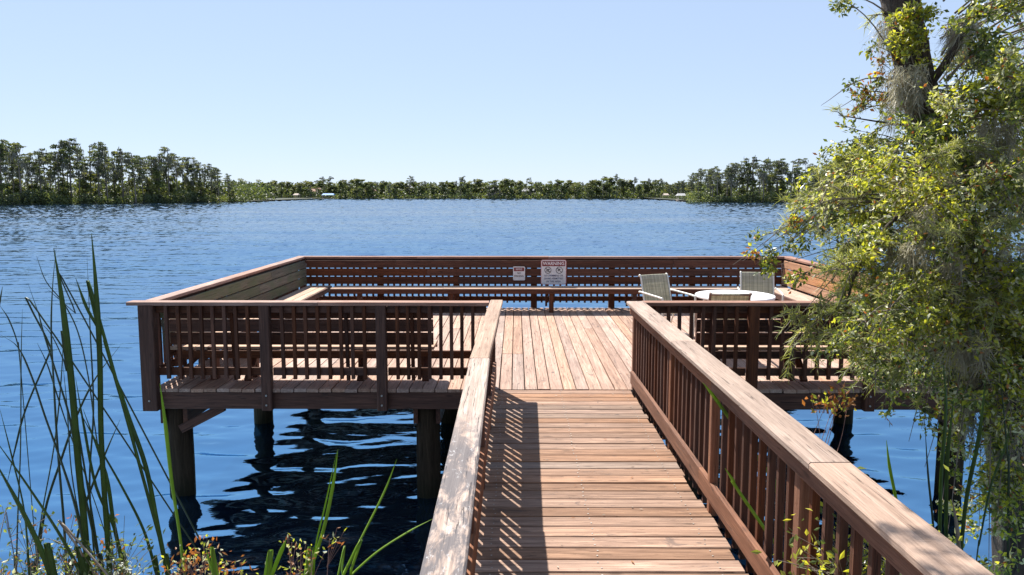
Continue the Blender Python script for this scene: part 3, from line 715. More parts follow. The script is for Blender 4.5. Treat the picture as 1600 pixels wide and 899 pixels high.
for i in range(nb):
    x = XL + pitch * (i + .5)
    for k in range(0, 13, 2):
        for s in (-.035, .035):
            cx, cyy = x + s + random.uniform(-.006, .006), 8.6 + k * .44 + random.uniform(-.01, .01)
            nails.add([(cx + .0055 * math.cos(q), cyy + .0055 * math.sin(q), D + .0028) for q in (0, 1.05, 2.1, 3.14, 4.2, 5.2)], [(0, 1, 2, 3, 4, 5)])
o = nails.build('nail_heads', [M['steel']], walk, off=(.5, 4.0, 0)); o['kind'] = 'stuff'

lit = Acc(); n_ = 90; P_ = np.stack([rng.uniform(-.15, 1.25, n_), rng.uniform(2.5, 13, n_), np.full(n_, D + .006)], 1); P_[:, 0] += np.where(P_[:, 1] > 8.3, rng.uniform(-3, 3.5, n_), 0)
lit.leaves(P_, rng.normal(size=(n_, 3)) * np.array([1, 1, .08]), np.tile([0., 0, 1], (n_, 1)) + rng.normal(size=(n_, 3)) * .15, rng.uniform(.015, .045, n_), rng.uniform(.006, .014, n_), rng.integers(0, 2, n_))
tag(lit.build('fallen_leaves', [M['reed_dry'], M['leaf_rust']]), 'scattered dry leaf litter lying on the boardwalk and platform boards', 'leaf litter', kind='stuff')

lr = railing('boardwalk_railing', 'left boardwalk railing with a bleached, dark-spotted cap board', (-.25, 4, D))
plank('cap_board', lr, (-.218, 8.29, D + .978), (-.268, 5.30, D + .982), .143, .04, M['cap'], bev=.008)
plank('cap_board', lr, (-.262, 5.296, D + .98), (-.232, 2.1, D + .978), .146, .042, M['cap_stain'], bev=.008)
plank('cap_board', lr, (-.230, 2.096, D + .978), (-.21, -2.0, D + .978), .146, .042, M['cap'], bev=.008)
plank('side_board', lr, (-.205, 8.18, D + .865), (-.245, 5.3, D + .865), .036, .185, M['board'])
plank('side_board', lr, (-.243, 5.296, D + .865), (-.212, -2.0, D + .865), .036, .185, M['board'])
plank('kick_board', lr, (-.235, 8.10, D + .23), (-.245, 5.3, D + .23), .036, .19, M['board'])
plank('kick_board', lr, (-.243, 5.296, D + .23), (-.232, -2.0, D + .23), .036, .19, M['board'])
for yy in (8.22, 6.75, 5.35, 3.95, 2.55, 1.15): post(lr, -.272, yy, D - .22, D + .955, .08, .09, mr)
for a, b in ((8.19, 6.78), (6.72, 5.38), (5.32, 3.98), (3.92, 2.58), (2.52, 1.18), (1.12, -.2)): baluster_run(lr, (-.286, a, 0), (-.286, b, 0), D - .05, D + .955, mr, n=9)

rr = railing('boardwalk_railing', 'right boardwalk railing with a broad pale cap board and reddish side boards', (1.4, 4, D))
for a, b in ((8.17, 5.95), (5.945, 3.2), (3.195, 1.9), (1.895, -2.0)):
    plank('cap_board', rr, (xr(a) + .052, a, D + .98), (xr(b) + .052, b, D + .98 + random.uniform(-.002, .002)), .195, .042, M['cap'], bev=.009)
for a, b in ((8.16, 4.9), (4.896, 1.6), (1.596, -2.0)):
    plank('side_board', rr, (xr(a) + .012, a, D + .908), (xr(b) + .012, b, D + .908), .036, .10, M['board'])
for a, b in ((8.12, 5.2), (5.196, 1.8), (1.796, -2.0)):
    plank('kick_board', rr, (xr(a) + .022, a, D + .145), (xr(b) + .022, b, D + .145), .036, .14, M['board'])
for yy in (8.17, 6.3, 4.93, 3.5, 2.1, .7):
    near = yy == 4.93
    post(rr, xr(yy) + (.035 if near else .062), yy, D - (.02 if near else .22), D + (.855 if near else .95), .06, .07 if near else .085, M['board'])
ps = [8.13, 6.3, 4.93, 3.5, 2.1, .7]
for a, b, n in zip(ps, ps[1:], (12, 9, 9, 9, 9)): baluster_run(rr, (xr(a) + .062, a, 0), (xr(b) + .062, b, 0), D - .05, D + .955, mr, n=n)

# ------------------------------------------------------------------ signs
def text(body, size, x, z, mat, parent, y=-.004, align='CENTER', width=None, name='lettering'):
    cu = bpy.data.curves.new('t', 'FONT'); cu.body = body; cu.size = size; cu.align_x = align; cu.align_y = 'CENTER'; cu.extrude = .0006
    cu.resolution_u = 2; cu.offset = size * .012
    to = bpy.data.objects.new('t', cu); COL.objects.link(to); bpy.context.view_layer.update()
    me = bpy.data.meshes.new_from_object(to.evaluated_get(bpy.context.evaluated_depsgraph_get())); bpy.data.objects.remove(to)
    xs = [v.co.x for v in me.vertices]; w = max(xs) - min(xs); sx = (width / w) if width else 1
    for v in me.vertices: v.co = Vector(((v.co.x) * sx, -v.co.z, v.co.y))
    me.materials.clear(); o = link(name, me, mat, parent); o.location = (x, y, z); return o
def rrect(w, h, r, y0, y1, nseg=5):
    pts = []
    for cx, cz, a0 in ((w / 2 - r, h / 2 - r, 0), (-w / 2 + r, h / 2 - r, 90), (-w / 2 + r, -h / 2 + r, 180), (w / 2 - r, -h / 2 + r, 270)):
        for k in range(nseg + 1): a = R(a0 + 90 * k / nseg); pts.append((cx + r * math.cos(a), cz + r * math.sin(a)))
    n = len(pts); v = [(x, y0, z) for x, z in pts] + [(x, y1, z) for x, z in pts]
    return v, [tuple(range(n)), tuple(range(2 * n - 1, n - 1, -1))] + [(i, n + i, n + (i + 1) % n, (i + 1) % n) for i in range(n)]
def panel(name, w, h, r, y0, y1, mat, parent, loc=(0, 0, 0)):
    a = Acc(); v, f = rrect(w, h, r, y0, y1); a.add(v, [tuple(reversed(q)) for q in f]); o = a.build(name, [mat], parent); o.location = loc; return o
def flat(name, polys, mat, parent, y=-.005):
    a = Acc()
    for p in polys:
        n = len(p); v = [(x, y, z) for x, z in p] + [(x, y + .002, z) for x, z in p]
        a.add(v, [tuple(range(n)), tuple(range(2 * n - 1, n - 1, -1))] + [(i, n + i, n + (i + 1) % n, (i + 1) % n) for i in range(n)])
    return a.build(name, [mat], parent)
def ring(cx, cz, r, t, n=28):
    return [[(cx + rr * math.cos(a), cz + rr * math.sin(a)) for rr, a in ((r, 2 * math.pi * i / n), (r, 2 * math.pi * (i + 1) / n), (r - t, 2 * math.pi * (i + 1) / n), (r - t, 2 * math.pi * i / n))] for i in range(n)]
def bar(x0, z0, x1, z1, t):
    d = Vector((x1 - x0, z1 - z0)).normalized(); nx, nz = -d.y * t / 2, d.x * t / 2
    return [(x0 + nx, z0 + nz), (x1 + nx, z1 + nz), (x1 - nx, z1 - nz), (x0 - nx, z0 - nz)]
def disc(cx, cz, r, n=12): return [(cx + r * math.cos(2 * math.pi * i / n), cz + r * math.sin(2 * math.pi * i / n)) for i in range(n)]
SY = 13.925
p = at(865, 425.5, SY)
wn = empty('warning_sign', (p.x, SY, p.z), 'large white warning sign with a dark red heading and two round prohibition symbols', 'sign')
w, h = .485, .475
panel('sign_panel', w, h, .035, .0, -.003, M['sign_pink'], wn)
panel('sign_face', w - .022, h - .022, .028, -.003, -.005, M['sign'], wn)
panel('heading_panel', w - .05, .098, .012, -.005, -.0065, M['sign_red'], wn, (0, 0, .163))
text('WARNING', .088, 0, .163, M['sign_white'], wn, -.0075, width=.405)
for cx, kind in ((-.108, 0), (.108, 1)):
    cz = .038; polys = ring(cx, cz, .066, .011) + [bar(cx - .045, cz + .045, cx + .045, cz - .045, .012)]
    if kind == 0: polys += [disc(cx + .022, cz + .018, .012), bar(cx - .035, cz - .004, cx + .012, cz + .012, .016), bar(cx - .01, cz, cx + .014, cz - .022, .009), bar(cx - .045, cz - .026, cx + .045, cz - .026, .006)]
    else: polys += [disc(cx - .008, cz + .02, .011), bar(cx - .002, cz + .008, cx + .024, cz + .024, .013), bar(cx - .008, cz + .008, cx - .034, cz - .01, .008), bar(cx - .01, cz - .002, cx - .028, cz - .024, .008)]
    # drop each piece to a slightly different level so none share a plane
    a = Acc()
    for i, q in enumerate(polys):
        yy = -.0065 - (.0006 if i < 28 else .0006 + .0003 * (i - 27)); n = len(q)
        a.add([(x, yy, z) for x, z in q] + [(x, -.005, z) for x, z in q], [tuple(range(n))] + [(j, n + j, n + (j + 1) % n, (j + 1) % n) for j in range(n)])
    a.build('prohibition_symbol', [M['sign_black']], wn)
for s, z in (('NO SWIMMING OR', -.068), ('DIVING PERMITTED', -.123), ('IN THIS AREA', -.178)): text(s, .048, 0, z, M['sign_navy'], wn, -.0065, width={'IN THIS AREA': .27}.get(s, .355))
p = at(811, 427.5, SY)
nf = empty('notice_sign', (p.x, SY, p.z), 'small white no fishing sign left of the large warning sign', 'sign')
w, h = .228, .265
panel('sign_panel', w, h, .022, .0, -.003, M['sign'], nf)
panel('heading_panel', w - .034, .07, .008, -.003, -.005, M['sign_red'], nf, (0, 0, .078))
text('NOTICE', .05, 0, .078, M['sign_white'], nf, -.006, width=.12)
text('NO', .052, 0, .005, M['sign_black'], nf, -.0045, width=.062); text('FISHING', .052, 0, -.052, M['sign_black'], nf, -.0045, width=.175)

# ------------------------------------------------------------------ table and chairs
tc_ = on(1148, 460.5, D + .72)
tb = empty('patio_table', (tc_.x, tc_.y, D), 'round white patio table standing between three sling chairs', 'table')
a = Acc(); prof = [(0, .722), (.53, .722), (.565, .716), (.572, .70), (.565, .682), (.545, .678), (.54, .69), (0, .69)]; n = 40
v = []; f = []
for r_, z in prof[1:-1]: v += [(r_ * math.cos(2 * math.pi * i / n), r_ * math.sin(2 * math.pi * i / n), z) for i in range(n)]
for k in range(len(prof) - 3): f += [(k * n + i, k * n + (i + 1) % n, (k + 1) * n + (i + 1) % n, (k + 1) * n + i) for i in range(n)]
f = [tuple(reversed(q)) for q in f]; f.append(tuple(range(n))); f.append(tuple((len(prof) - 3) * n + i for i in range(n - 1, -1, -1)))
a.add(v, f); a.build('table_top', [M['table']], tb)
for q in range(4):
    an = R(45 + 90 * q + 10); a = Acc(); a.tube([(.46 * math.cos(an), .46 * math.sin(an), .69), (.47 * math.cos(an), .47 * math.sin(an), .35), (.5 * math.cos(an), .5 * math.sin(an), 0.003)], .018, 10)
    a.build('leg', [M['white_metal']], tb, True)
a = Acc(); a.tube([(.45 * math.cos(R(9 * i)), .45 * math.sin(R(9 * i)), .665) for i in range(41)], .012, 8); a.build('support_ring', [M['white_metal']], tb, True)

def curve(pts, n=6):
    """Catmull-Rom through pts"""
    P = [Vector(p) for p in pts]; P = [P[0] * 2 - P[1]] + P + [P[-1] * 2 - P[-2]]; out = []
    for i in range(1, len(P) - 2):
        for k in range(n):
            t = k / n; a, b, c, d = P[i - 1:i + 3]
            out.append(.5 * ((2 * b) + (c - a) * t + (2 * a - 5 * b + 4 * c - d) * t * t + (3 * b - a - 3 * c + d) * t ** 3))
    out.append(P[-2]); return out
SIDE = [(0, -.43, .90), (0, -.405, .918), (0, -.375, .885), (0, -.32, .70), (0, -.25, .47), (0, -.17, .385), (0, .05, .395), (0, .24, .43), (0, .28, .415)]
def chair(loc, face, fmat, label, ribs=True):
    rz = math.atan2(-face[0], face[1])
    e = empty('patio_chair', loc, label, 'chair', None, rz); cur = curve(SIDE, 5)
    # sling: a thin sheet with real thickness and slight sag
    m_ = 9; a = Acc(); v = []; n = len(cur)
    for k in (0, 1):
        for i, p_ in enumerate(cur):
            for j in range(m_):
                s = j / (m_ - 1) * 2 - 1; sag = .018 * (1 - s * s)
                v.append((s * .245, p_.y - (sag if i < n * .5 else 0) , p_.z - (sag if i >= n * .5 else 0) - k * .003))
    f = []
    for i in range(n - 1):
        for j in range(m_ - 1):
            q = i * m_ + j; f.append((q, q + 1, q + m_ + 1, q + m_)); o2 = n * m_; f.append((o2 + q, o2 + q + m_, o2 + q + m_ + 1, o2 + q + 1))
    a.add(v, f); a.build('sling', [M['sling']], e, True)
    for s in (-1, 1):
        a = Acc(); a.tube([(s * .255, p_.y, p_.z) for p_ in cur], .014, 8); a.build('side_rail', [fmat], e, True)
        arm = curve([(s * .29, -.36, .66), (s * .30, -.30, .665), (s * .31, .0, .65), (s * .31, .22, .635), (s * .305, .27, .60), (s * .30, .27, .3), (s * .295, .25, .003)], 5)
        a = Acc(); a.tube(arm, .016, 8); a.build('armrest', [fmat], e, True)
        a = Acc(); a.tube([(s * .285, -.18, .40), (s * .29, -.28, .2), (s * .295, -.36, .003)], .014, 8); a.build('leg', [fmat], e, True)
        a = Acc(); a.tube([(s * .295, .255, .02), (s * .295, -.355, .02)], .012, 8); a.build('base_rail', [fmat], e, True)
    for y_, z_ in ((-.427, .90), (.255, .40), (-.2, .37)):
        a = Acc(); a.tube([(-.255, y_, z_), (.255, y_, z_)], .013, 8); a.build('crossbar', [fmat], e, True)
    return e
chair((2.36, 11.3, D), (.42, -.90), M['white_metal'], 'sling chair with cream frame left of the table, arms reaching towards it')
chair((3.88, 11.62, D), (-.18, -1), M['white_metal'], 'sling chair with cream frame behind the table, facing the camera below leafy twigs')
chair((2.80, 9.85, D), (.06, 1), M['brown_frame'], 'sling chair with brown frame in front of the table, its back to the camera')

# ------------------------------------------------------------------ plants: reeds
def blade(parent, pts, w, mat, Y, name='leaf', dY=0.0):
    """pts are (px, py) of the photograph from tip to foot; the blade stands at depth Y"""
    P = [p if isinstance(p, Vector) else at(p[0], p[1], Y) for p in pts]
    P.append(P[-1] + (P[-1] - P[-2]).normalized() * .05)
    foot = P[-1].copy(); d = (P[-1] - P[-2]).normalized(); ext = max(.2, (foot.z - .75) / max(.3, -d.z)) * .9
    P.append(foot + Vector((d.x * ext * .5, 0, -(foot.z - .6))))
    C_ = curve(P, 5); n = len(C_); v = []; mid = 1.0 * w * Y / F_PX
    for i, c in enumerate(C_):
        t = i / (n - 1); ww = mid * min(1, .12 + t * 4.5) / 2
        tw = .5 * math.sin(t * 2.5 + P[0].x * 9); dx = Vector((math.cos(tw), math.sin(tw), 0))
        v += [tuple(c - dx * ww), tuple(c + Vector((0, -ww * .35, 0))), tuple(c + dx * ww), tuple(c + Vector((0, ww * .35, 0)))]
    f = [(i * 4 + k, i * 4 + (k + 1) % 4, i * 4 + 4 + (k + 1) % 4, i * 4 + 4 + k) for i in range(n - 1) for k in range(4)]
    a = Acc(); a.add(v, f); return a.build(name, [mat], parent, True, off=parent.location)
def reed_plant(label, foot, blades):
    e = empty('cattail', foot, label, 'reed plant')
    for pts, w, m_, Y in blades: blade(e, pts, w, M[m_], Y)
    return e
reed_plant('tall cattail clump with broad green upright blades, second clump from the left', (-1.25, 2.3, .7), [
    ([(143, 365), (150, 450), (156, 560), (158, 680), (165, 800), (172, 899)], 8, 'reed', 2.25),
    ([(84, 388), (97, 470), (112, 600), (122, 720), (132, 820), (138, 899)], 10, 'reed', 2.2),
    ([(118, 434), (135, 480), (152, 510)], 5, 'reed', 2.3),
    ([(161, 532), (180, 590), (200, 650), (228, 730), (246, 820), (262, 899)], 7, 'reed', 2.35),
    ([(88, 385), (82, 450), (80, 520), (84, 600), (90, 700), (100, 820), (104, 899)], 4.5, 'reed_dark', 2.5),
    ([(136, 400), (141, 520), (146, 640), (140, 760), (150, 899)], 3, 'reed_dark', 2.55)])
reed_plant('slender dark cattail clump leaning left near the left picture edge', (-1.6, 2.5, .7), [
    ([(35, 483), (33, 560), (32, 700), (28, 800), (25, 899)], 4, 'reed_dark', 2.4),
    ([(0, 523), (28, 543), (50, 590), (70, 650), (95, 720), (120, 800), (140, 899)], 7, 'reed_dark', 2.3),
    ([(44, 444), (60, 490), (68, 520), (90, 590), (108, 650), (125, 740), (145, 830), (160, 899)], 5, 'reed_dark', 2.35),
    ([(55, 498), (78, 520), (98, 560), (104, 580)], 3, 'reed_dark', 2.35),
    ([(0, 478), (14, 500), (28, 540), (33, 590)], 3, 'reed_dark', 2.5),
    ([(4, 448), (0, 470), (-8, 520), (-12, 640), (-8, 899)], 4, 'reed_dark', 2.5),
    ([(0, 640), (20, 720), (38, 800), (46, 899)], 6, 'reed', 2.3),
    ([(-20, 670), (30, 740), (90, 830), (128, 899)], 8, 'reed', 2.1),
    ([(-20, 700), (25, 780), (60, 850), (80, 899)], 10, 'reed', 2.0)])
reed_plant('thin crossing dark reeds in the middle of the left reed bed', (-1.3, 2.7, .7), [
    ([(57, 400), (72, 440), (100, 475), (122, 520), (138, 590), (150, 680), (164, 760), (180, 899)], 4, 'reed_dark', 2.6),
    ([(74, 452), (95, 470), (118, 490)], 4, 'reed_dark', 2.6),
    ([(100, 506), (95, 600), (84, 700), (66, 800), (52, 899)], 4, 'reed_dark', 2.7),
    ([(188, 540), (150, 590), (120, 650), (95, 720), (70, 800), (56, 899)], 4, 'reed_dark', 2.7),
    ([(98, 565), (105, 640), (112, 740), (130, 830), (160, 899)], 4, 'reed_dark', 2.6),
    ([(58, 536), (74, 570), (90, 620), (110, 680), (150, 790), (185, 899)], 3, 'reed_dark', 2.7),
    ([(118, 590), (130, 660), (150, 760), (180, 830), (192, 899)], 5, 'reed', 2.4),
    ([(112, 620), (150, 690), (190, 760), (225, 830), (245, 899)], 5, 'reed', 2.45),
    ([(188, 655), (160, 720), (130, 800), (110, 899)], 4, 'reed_dark', 2.6),
    ([(10, 760), (24, 700), (40, 640), (74, 560), (80, 545)], 3, 'reed_dark', 2.8),
    ([(14, 780), (0, 840), (-5, 899)], 3, 'reed_dry', 2.3),
    ([(130, 640), (165, 740), (178, 820), (196, 899)], 6, 'reed', 2.3),
    ([(40, 860), (75, 842), (130, 870)], 4, 'reed_dry', 2.1)])
reed_plant('single bright green blade crossing the front left pile', (-1.05, 2.2, .7), [([(250, 600), (258, 660), (268, 750), (280, 830), (288, 899)], 7, 'reed_bright', 2.2)])
reed_plant('pair of bright reed blades over the dark water left of the boardwalk', (-.6, 2.0, .7), [
    ([(528, 702), (520, 760), (505, 830), (482, 899)], 6, 'reed_bright', 2.1), ([(526, 706), (508, 790), (494, 850), (490, 899)], 3, 'reed_bright', 2.12)])
reed_plant('two thin arching reed blades just left of the boardwalk railing', (-.5, 2.0, .7), [
    ([(620, 718), (600, 770), (565, 840), (535, 899)], 4, 'reed_bright', 2.1), ([(676, 811), (640, 830), (590, 862), (548, 899)], 5, 'reed_bright', 2.0)])
reed_plant('short cut yellow-green reed stub near the bottom edge', (-.7, 2.0, .7), [([(447, 843), (440, 860), (428, 890), (420, 910)], 8, 'reed_bright', 2.0)])
reed_plant('short yellow-green reed blade among orange leaves at the bottom', (-.85, 2.0, .7), [([(322, 858), (328, 880), (336, 905)], 7, 'reed_bright', 2.0)])
reed_plant('green reed group beside the dark pile right of the boardwalk', (2.3, 4.0, .4), [
    ([(1473, 560), (1478, 640), (1470, 760), (1468, 899)], 6, 'reed', 4.0), ([(1490, 625), (1480, 720), (1478, 830)], 6, 'reed', 4.1),
    ([(1385, 688), (1390, 730), (1400, 780), (1408, 830)], 5, 'reed_bright', 3.6), ([(1540, 590), (1530, 680), (1510, 780), (1500, 880)], 6, 'reed', 4.0),
    ([(1445, 660), (1450, 740), (1458, 820), (1460, 880)], 4, 'reed_dark', 4.1), ([(1578, 662), (1570, 700), (1548, 760), (1530, 850)], 4, 'reed', 3.9),
    ([(1488, 780), (1496, 830), (1500, 880)], 6, 'reed_dry', 4.0), ([(1560, 560), (1568, 640), (1575, 720)], 4, 'reed_dark', 4.4)])
reed_plant('two grass blade tips poking through the right boardwalk railing', (1.7, 3.2, .6), [
    ([(1098, 598), (1112, 615), (1124, 632), Vector((1.62, 4.55, 1.75))], 7, 'reed_bright', 4.72), ([(1133, 732), (1145, 750), (1157, 772), Vector((1.65, 3.9, 1.3))], 7, 'reed_bright', 4.05)])

# ------------------------------------------------------------------ plants: shrubs at the bottom edge
def shrub(name, label, foot, targets, mats, nl=40, size=.02, spread=.07, stem='twig', r=.003):
    e = empty(name, foot, label, 'shrub'); st = Acc(); lf = Acc(); foot = Vector(foot)
    for px, py, Y, n in targets:
        T = at(px, py, Y); mid = foot.lerp(T, .6) + Vector((random.uniform(-.08, .08), random.uniform(-.08, .08), .12))
        c = curve([foot, mid, T], 5); st.tube(c, [r * (1.6 - i / len(c)) for i in range(len(c))], 5)
        k = int(nl * n); base = np.array(T) + rng.normal(size=(k, 3)) * spread * np.array([1, 1, .8])
        for q in range(0, k, 4): st.tube([tuple(T + (foot - T) * .05), tuple(base[q])], r * .5, 4)
        lf.leaves(base, rng.normal(size=(k, 3)) + np.array([0, 0, .4]), rng.normal(size=(k, 3)), rng.uniform(.6, 1.3, k) * size, rng.uniform(.35, .6, k) * size, rng.integers(0, len(mats), k))
    o = st.build('stem', [M[stem]], e, off=foot); o2 = lf.build('foliage', [M[m_] for m_ in mats], e, off=foot); o2['kind'] = 'stuff'
random.seed(3)
shrub('shrub', 'low leafy shrub with small dark and rusty leaves under the left reeds', (-1.5, 2.2, .8),
      [(random.uniform(-10, 215), random.uniform(858, 940), random.uniform(2.1, 2.5), 1) for _ in range(26)] + [(40, 830, 2.4, .6), (100, 835, 2.4, .5), (195, 852, 2.4, .4), (10, 800, 2.3, .3)],
      ['leaf_dark', 'leaf_mid', 'leaf_dark', 'leaf_dark', 'leaf_dark', 'leaf_dark', 'leaf_mid', 'leaf_rust', 'leaf_pale'], 46, .02, .055, r=.0018)
shrub('shrub', 'orange and pink budding sprigs at the foot of the front left pile', (-.95, 2.1, .8),
      [(285, 885, 2.1, 1), (305, 872, 2.1, 1), (325, 895, 2.1, 1), (318, 852, 2.15, .4), (340, 880, 2.1, .5), (378, 893, 2.1, .6), (270, 895, 2.1, .7), (352, 905, 2.1, .8)],
      ['leaf_rust', 'leaf_pale', 'leaf_rust', 'leaf_yel'], 42, .018, .028, 'pinkstem', r=.0014)
shrub('shrub', 'thin pinkish sprig with yellow and rust leaf tufts over the black water', (-.75, 2.0, .8),
      [(456, 848, 2.05, .8), (470, 862, 2.05, .6), (515, 842, 2.05, .7), (490, 866, 2.05, .6), (450, 896, 2.05, .8), (470, 893, 2.05, .6)],
      ['leaf_rust', 'leaf_pale', 'leaf_yel'], 26, .016, .018, 'pinkstem', r=.0014)
shrub('flowering_shrub', 'white flower heads beside the left reeds at the bottom edge', (-1.2, 2.2, .8),
      [(185, 890, 2.15, 1), (196, 882, 2.15, 1), (203, 890, 2.15, .8), (178, 900, 2.15, 1), (190, 905, 2.15, 1)], ['flower', 'flower', 'leaf_mid'], 22, .014, .016, r=.0015)
shrub('shrub', 'sunlit green bushes showing through the lower right boardwalk railing', (2.1, 2.8, .6),
      [(random.uniform(1300, 1480), random.uniform(860, 1010), random.uniform(2.75, 3.5), 1) for _ in range(34)] + [(1330, 820, 3.3, .7), (1350, 840, 3.3, .8), (1300, 850, 3.3, .6)],
      ['leaf_mid', 'leaf_yel', 'leaf_dark', 'leaf_yel'], 60, .04, .11)
shrub('shrub', 'orange-leaved twig hanging in front of the platform edge at the right', (1.75, 4.6, 1.0),
      [(1290, 632, 4.7, .8), (1310, 622, 4.7, .8), (1325, 632, 4.7, .8), (1300, 640, 4.7, .8), (1275, 632, 4.7, .4), (1315, 610, 4.7, .3)],
      ['leaf_rust', 'leaf_rust', 'leaf_yel'], 30, .045, .035, 'pinkstem', r=.002)

# ------------------------------------------------------------------ the near cypress at the right
random.seed(11)
trunk_px = [(1378, -260, 5.6), (1392, -60, 5.6), (1408, 10, 5.6), (1424, 90, 5.6), (1446, 180, 5.55), (1482, 300, 5.5), (1515, 400, 5.45), (1543, 520, 5.4), (1568, 640, 5.3), (1586, 770, 5.25), (1596, 899, 5.2), (1600, 1010, 5.2), (1602, 1140, 5.2)]
TP = [at(*q) for q in trunk_px]
base = Vector((TP[-1].x, TP[-1].y, 0))
tree = empty('cypress_tree', base, 'big leaning near cypress at the right edge, hung with vines and moss', 'tree')
a = Acc(); rad = [.10, .115, .12, .125, .125, .13, .135, .14, .145, .15, .17, .22, .32]
tc2 = curve(TP, 5); rr2 = [rad[min(len(rad) - 1, int(i / 5))] + (rad[min(len(rad) - 1, int(i / 5) + 1)] - rad[min(len(rad) - 1, int(i / 5))]) * (i % 5) / 5 for i in range(len(tc2))]
a.tube(tc2, rr2, 22, wob=.10); a.build('trunk', [M['bark']], tree, True, off=base)
def trunk_at(z):
    for p_, q_ in zip(TP, TP[1:]):
        if p_.z >= z >= q_.z: return p_.lerp(q_, (p_.z - z) / (p_.z - q_.z))
    return TP[0] if z > TP[0].z else TP[-1]
wood_ = Acc(); ndl = Acc(); brd = Acc()
def spray_needles(c, d, n, ln, spread, mi=0):
    """a cypress branchlet: strands along a twig starting at c in direction d"""
    d = np.array(d, float); d /= np.linalg.norm(d); L_ = spread
    t = rng.random(n)[:, None]; tip = c + d * L_ + np.array([0, 0, -.15 * L_])
    P = c + (tip - c) * t + np.array([0, 0, .04]) * np.sin(t * 3.1)
    D0 = d * rng.uniform(.1, .9, (n, 1)) + rng.normal(size=(n, 3)) * .55 + np.array([0, 0, .1])
    G = np.tile(np.array([0, 0, -.9]), (n, 1)) * rng.uniform(.1, 1.2, (n, 1))
    ndl.strands(P, D0 / np.linalg.norm(D0, axis=1, keepdims=True), G, rng.uniform(.5, 1.2, n) * ln, np.full(n, .0065), 3, mi)
    wood_.tube([tuple(c), tuple((c + tip) / 2 + np.array([0, 0, .02])), tuple(tip)], [.005, .0035, .002], 4)
def spray_leaves(c, d, n, size, spread, probs):
    d = np.array(d, float); d /= np.linalg.norm(d) + 1e-9
    t = rng.random(n)[:, None]; tip = c + d * spread
    P = c + (tip - c) * t + rng.normal(size=(n, 3)) * .022
    D0 = d * .6 + rng.normal(size=(n, 3)) * .8 + np.array([0, 0, -.2])
    brd.leaves(P, D0, rng.normal(size=(n, 3)) + np.array([0, 0, 1.2]), rng.uniform(.6, 1.3, n) * size, rng.uniform(.4, .62, n) * size, rng.choice(5, n, p=probs))
    wood_.tube([tuple(c), tuple(tip)], [.004, .002], 4)
PR = {'dark': (.54, .28, .08, .02, .08), 'mid': (.28, .36, .16, .03, .17), 'bright': (.10, .26, .52, .02, .10), 'rust': (.12, .2, .18, .45, .05), 'pale': (.12, .22, .20, .06, .40)}
def branch(T, r0=.02, start=None, sag=.25):
    s = start or trunk_at(T.z * .55 + 1.6 + random.uniform(-.3, .5)); m_ = s.lerp(T, .55) + Vector((0, 0, sag * (T - s).length * random.uniform(.3, 1)))
    c = curve([s, m_, T], 5); wood_.tube(c, [r0 * (1 - .8 * i / (len(c) - 1)) for i in range(len(c))], 6); return c
def cluster(px, py, Y, kind, tone, n=7, size=.042, spread=.24, r0=.014, dens=1.0, body=False):
    T = at(px, py, Y); s0 = None
    if body: s0 = T.lerp(trunk_at(T.z + .2), min(1, .5 / max(.3, (T - trunk_at(T.z)).length))) if py > 150 else T.lerp(trunk_at(T.z - .3), .55)
    c = branch(T, r0, s0, sag=.12 if body else .25); dirm = (c[-1] - c[-3]).normalized()
    for k in range(n):
        b = c[-1 - random.randint(0, 4)]; d = Vector((random.gauss(0, 1), random.gauss(0, 1), random.gauss(0, .7))) + dirm * .7
        if kind == 'n': spray_needles(np.array(b), d, int(46 * dens), .085, spread, random.choice([0, 0, 1]))
        else: spray_leaves(np.array(b), d, int(40 * dens), size, spread, PR[tone])
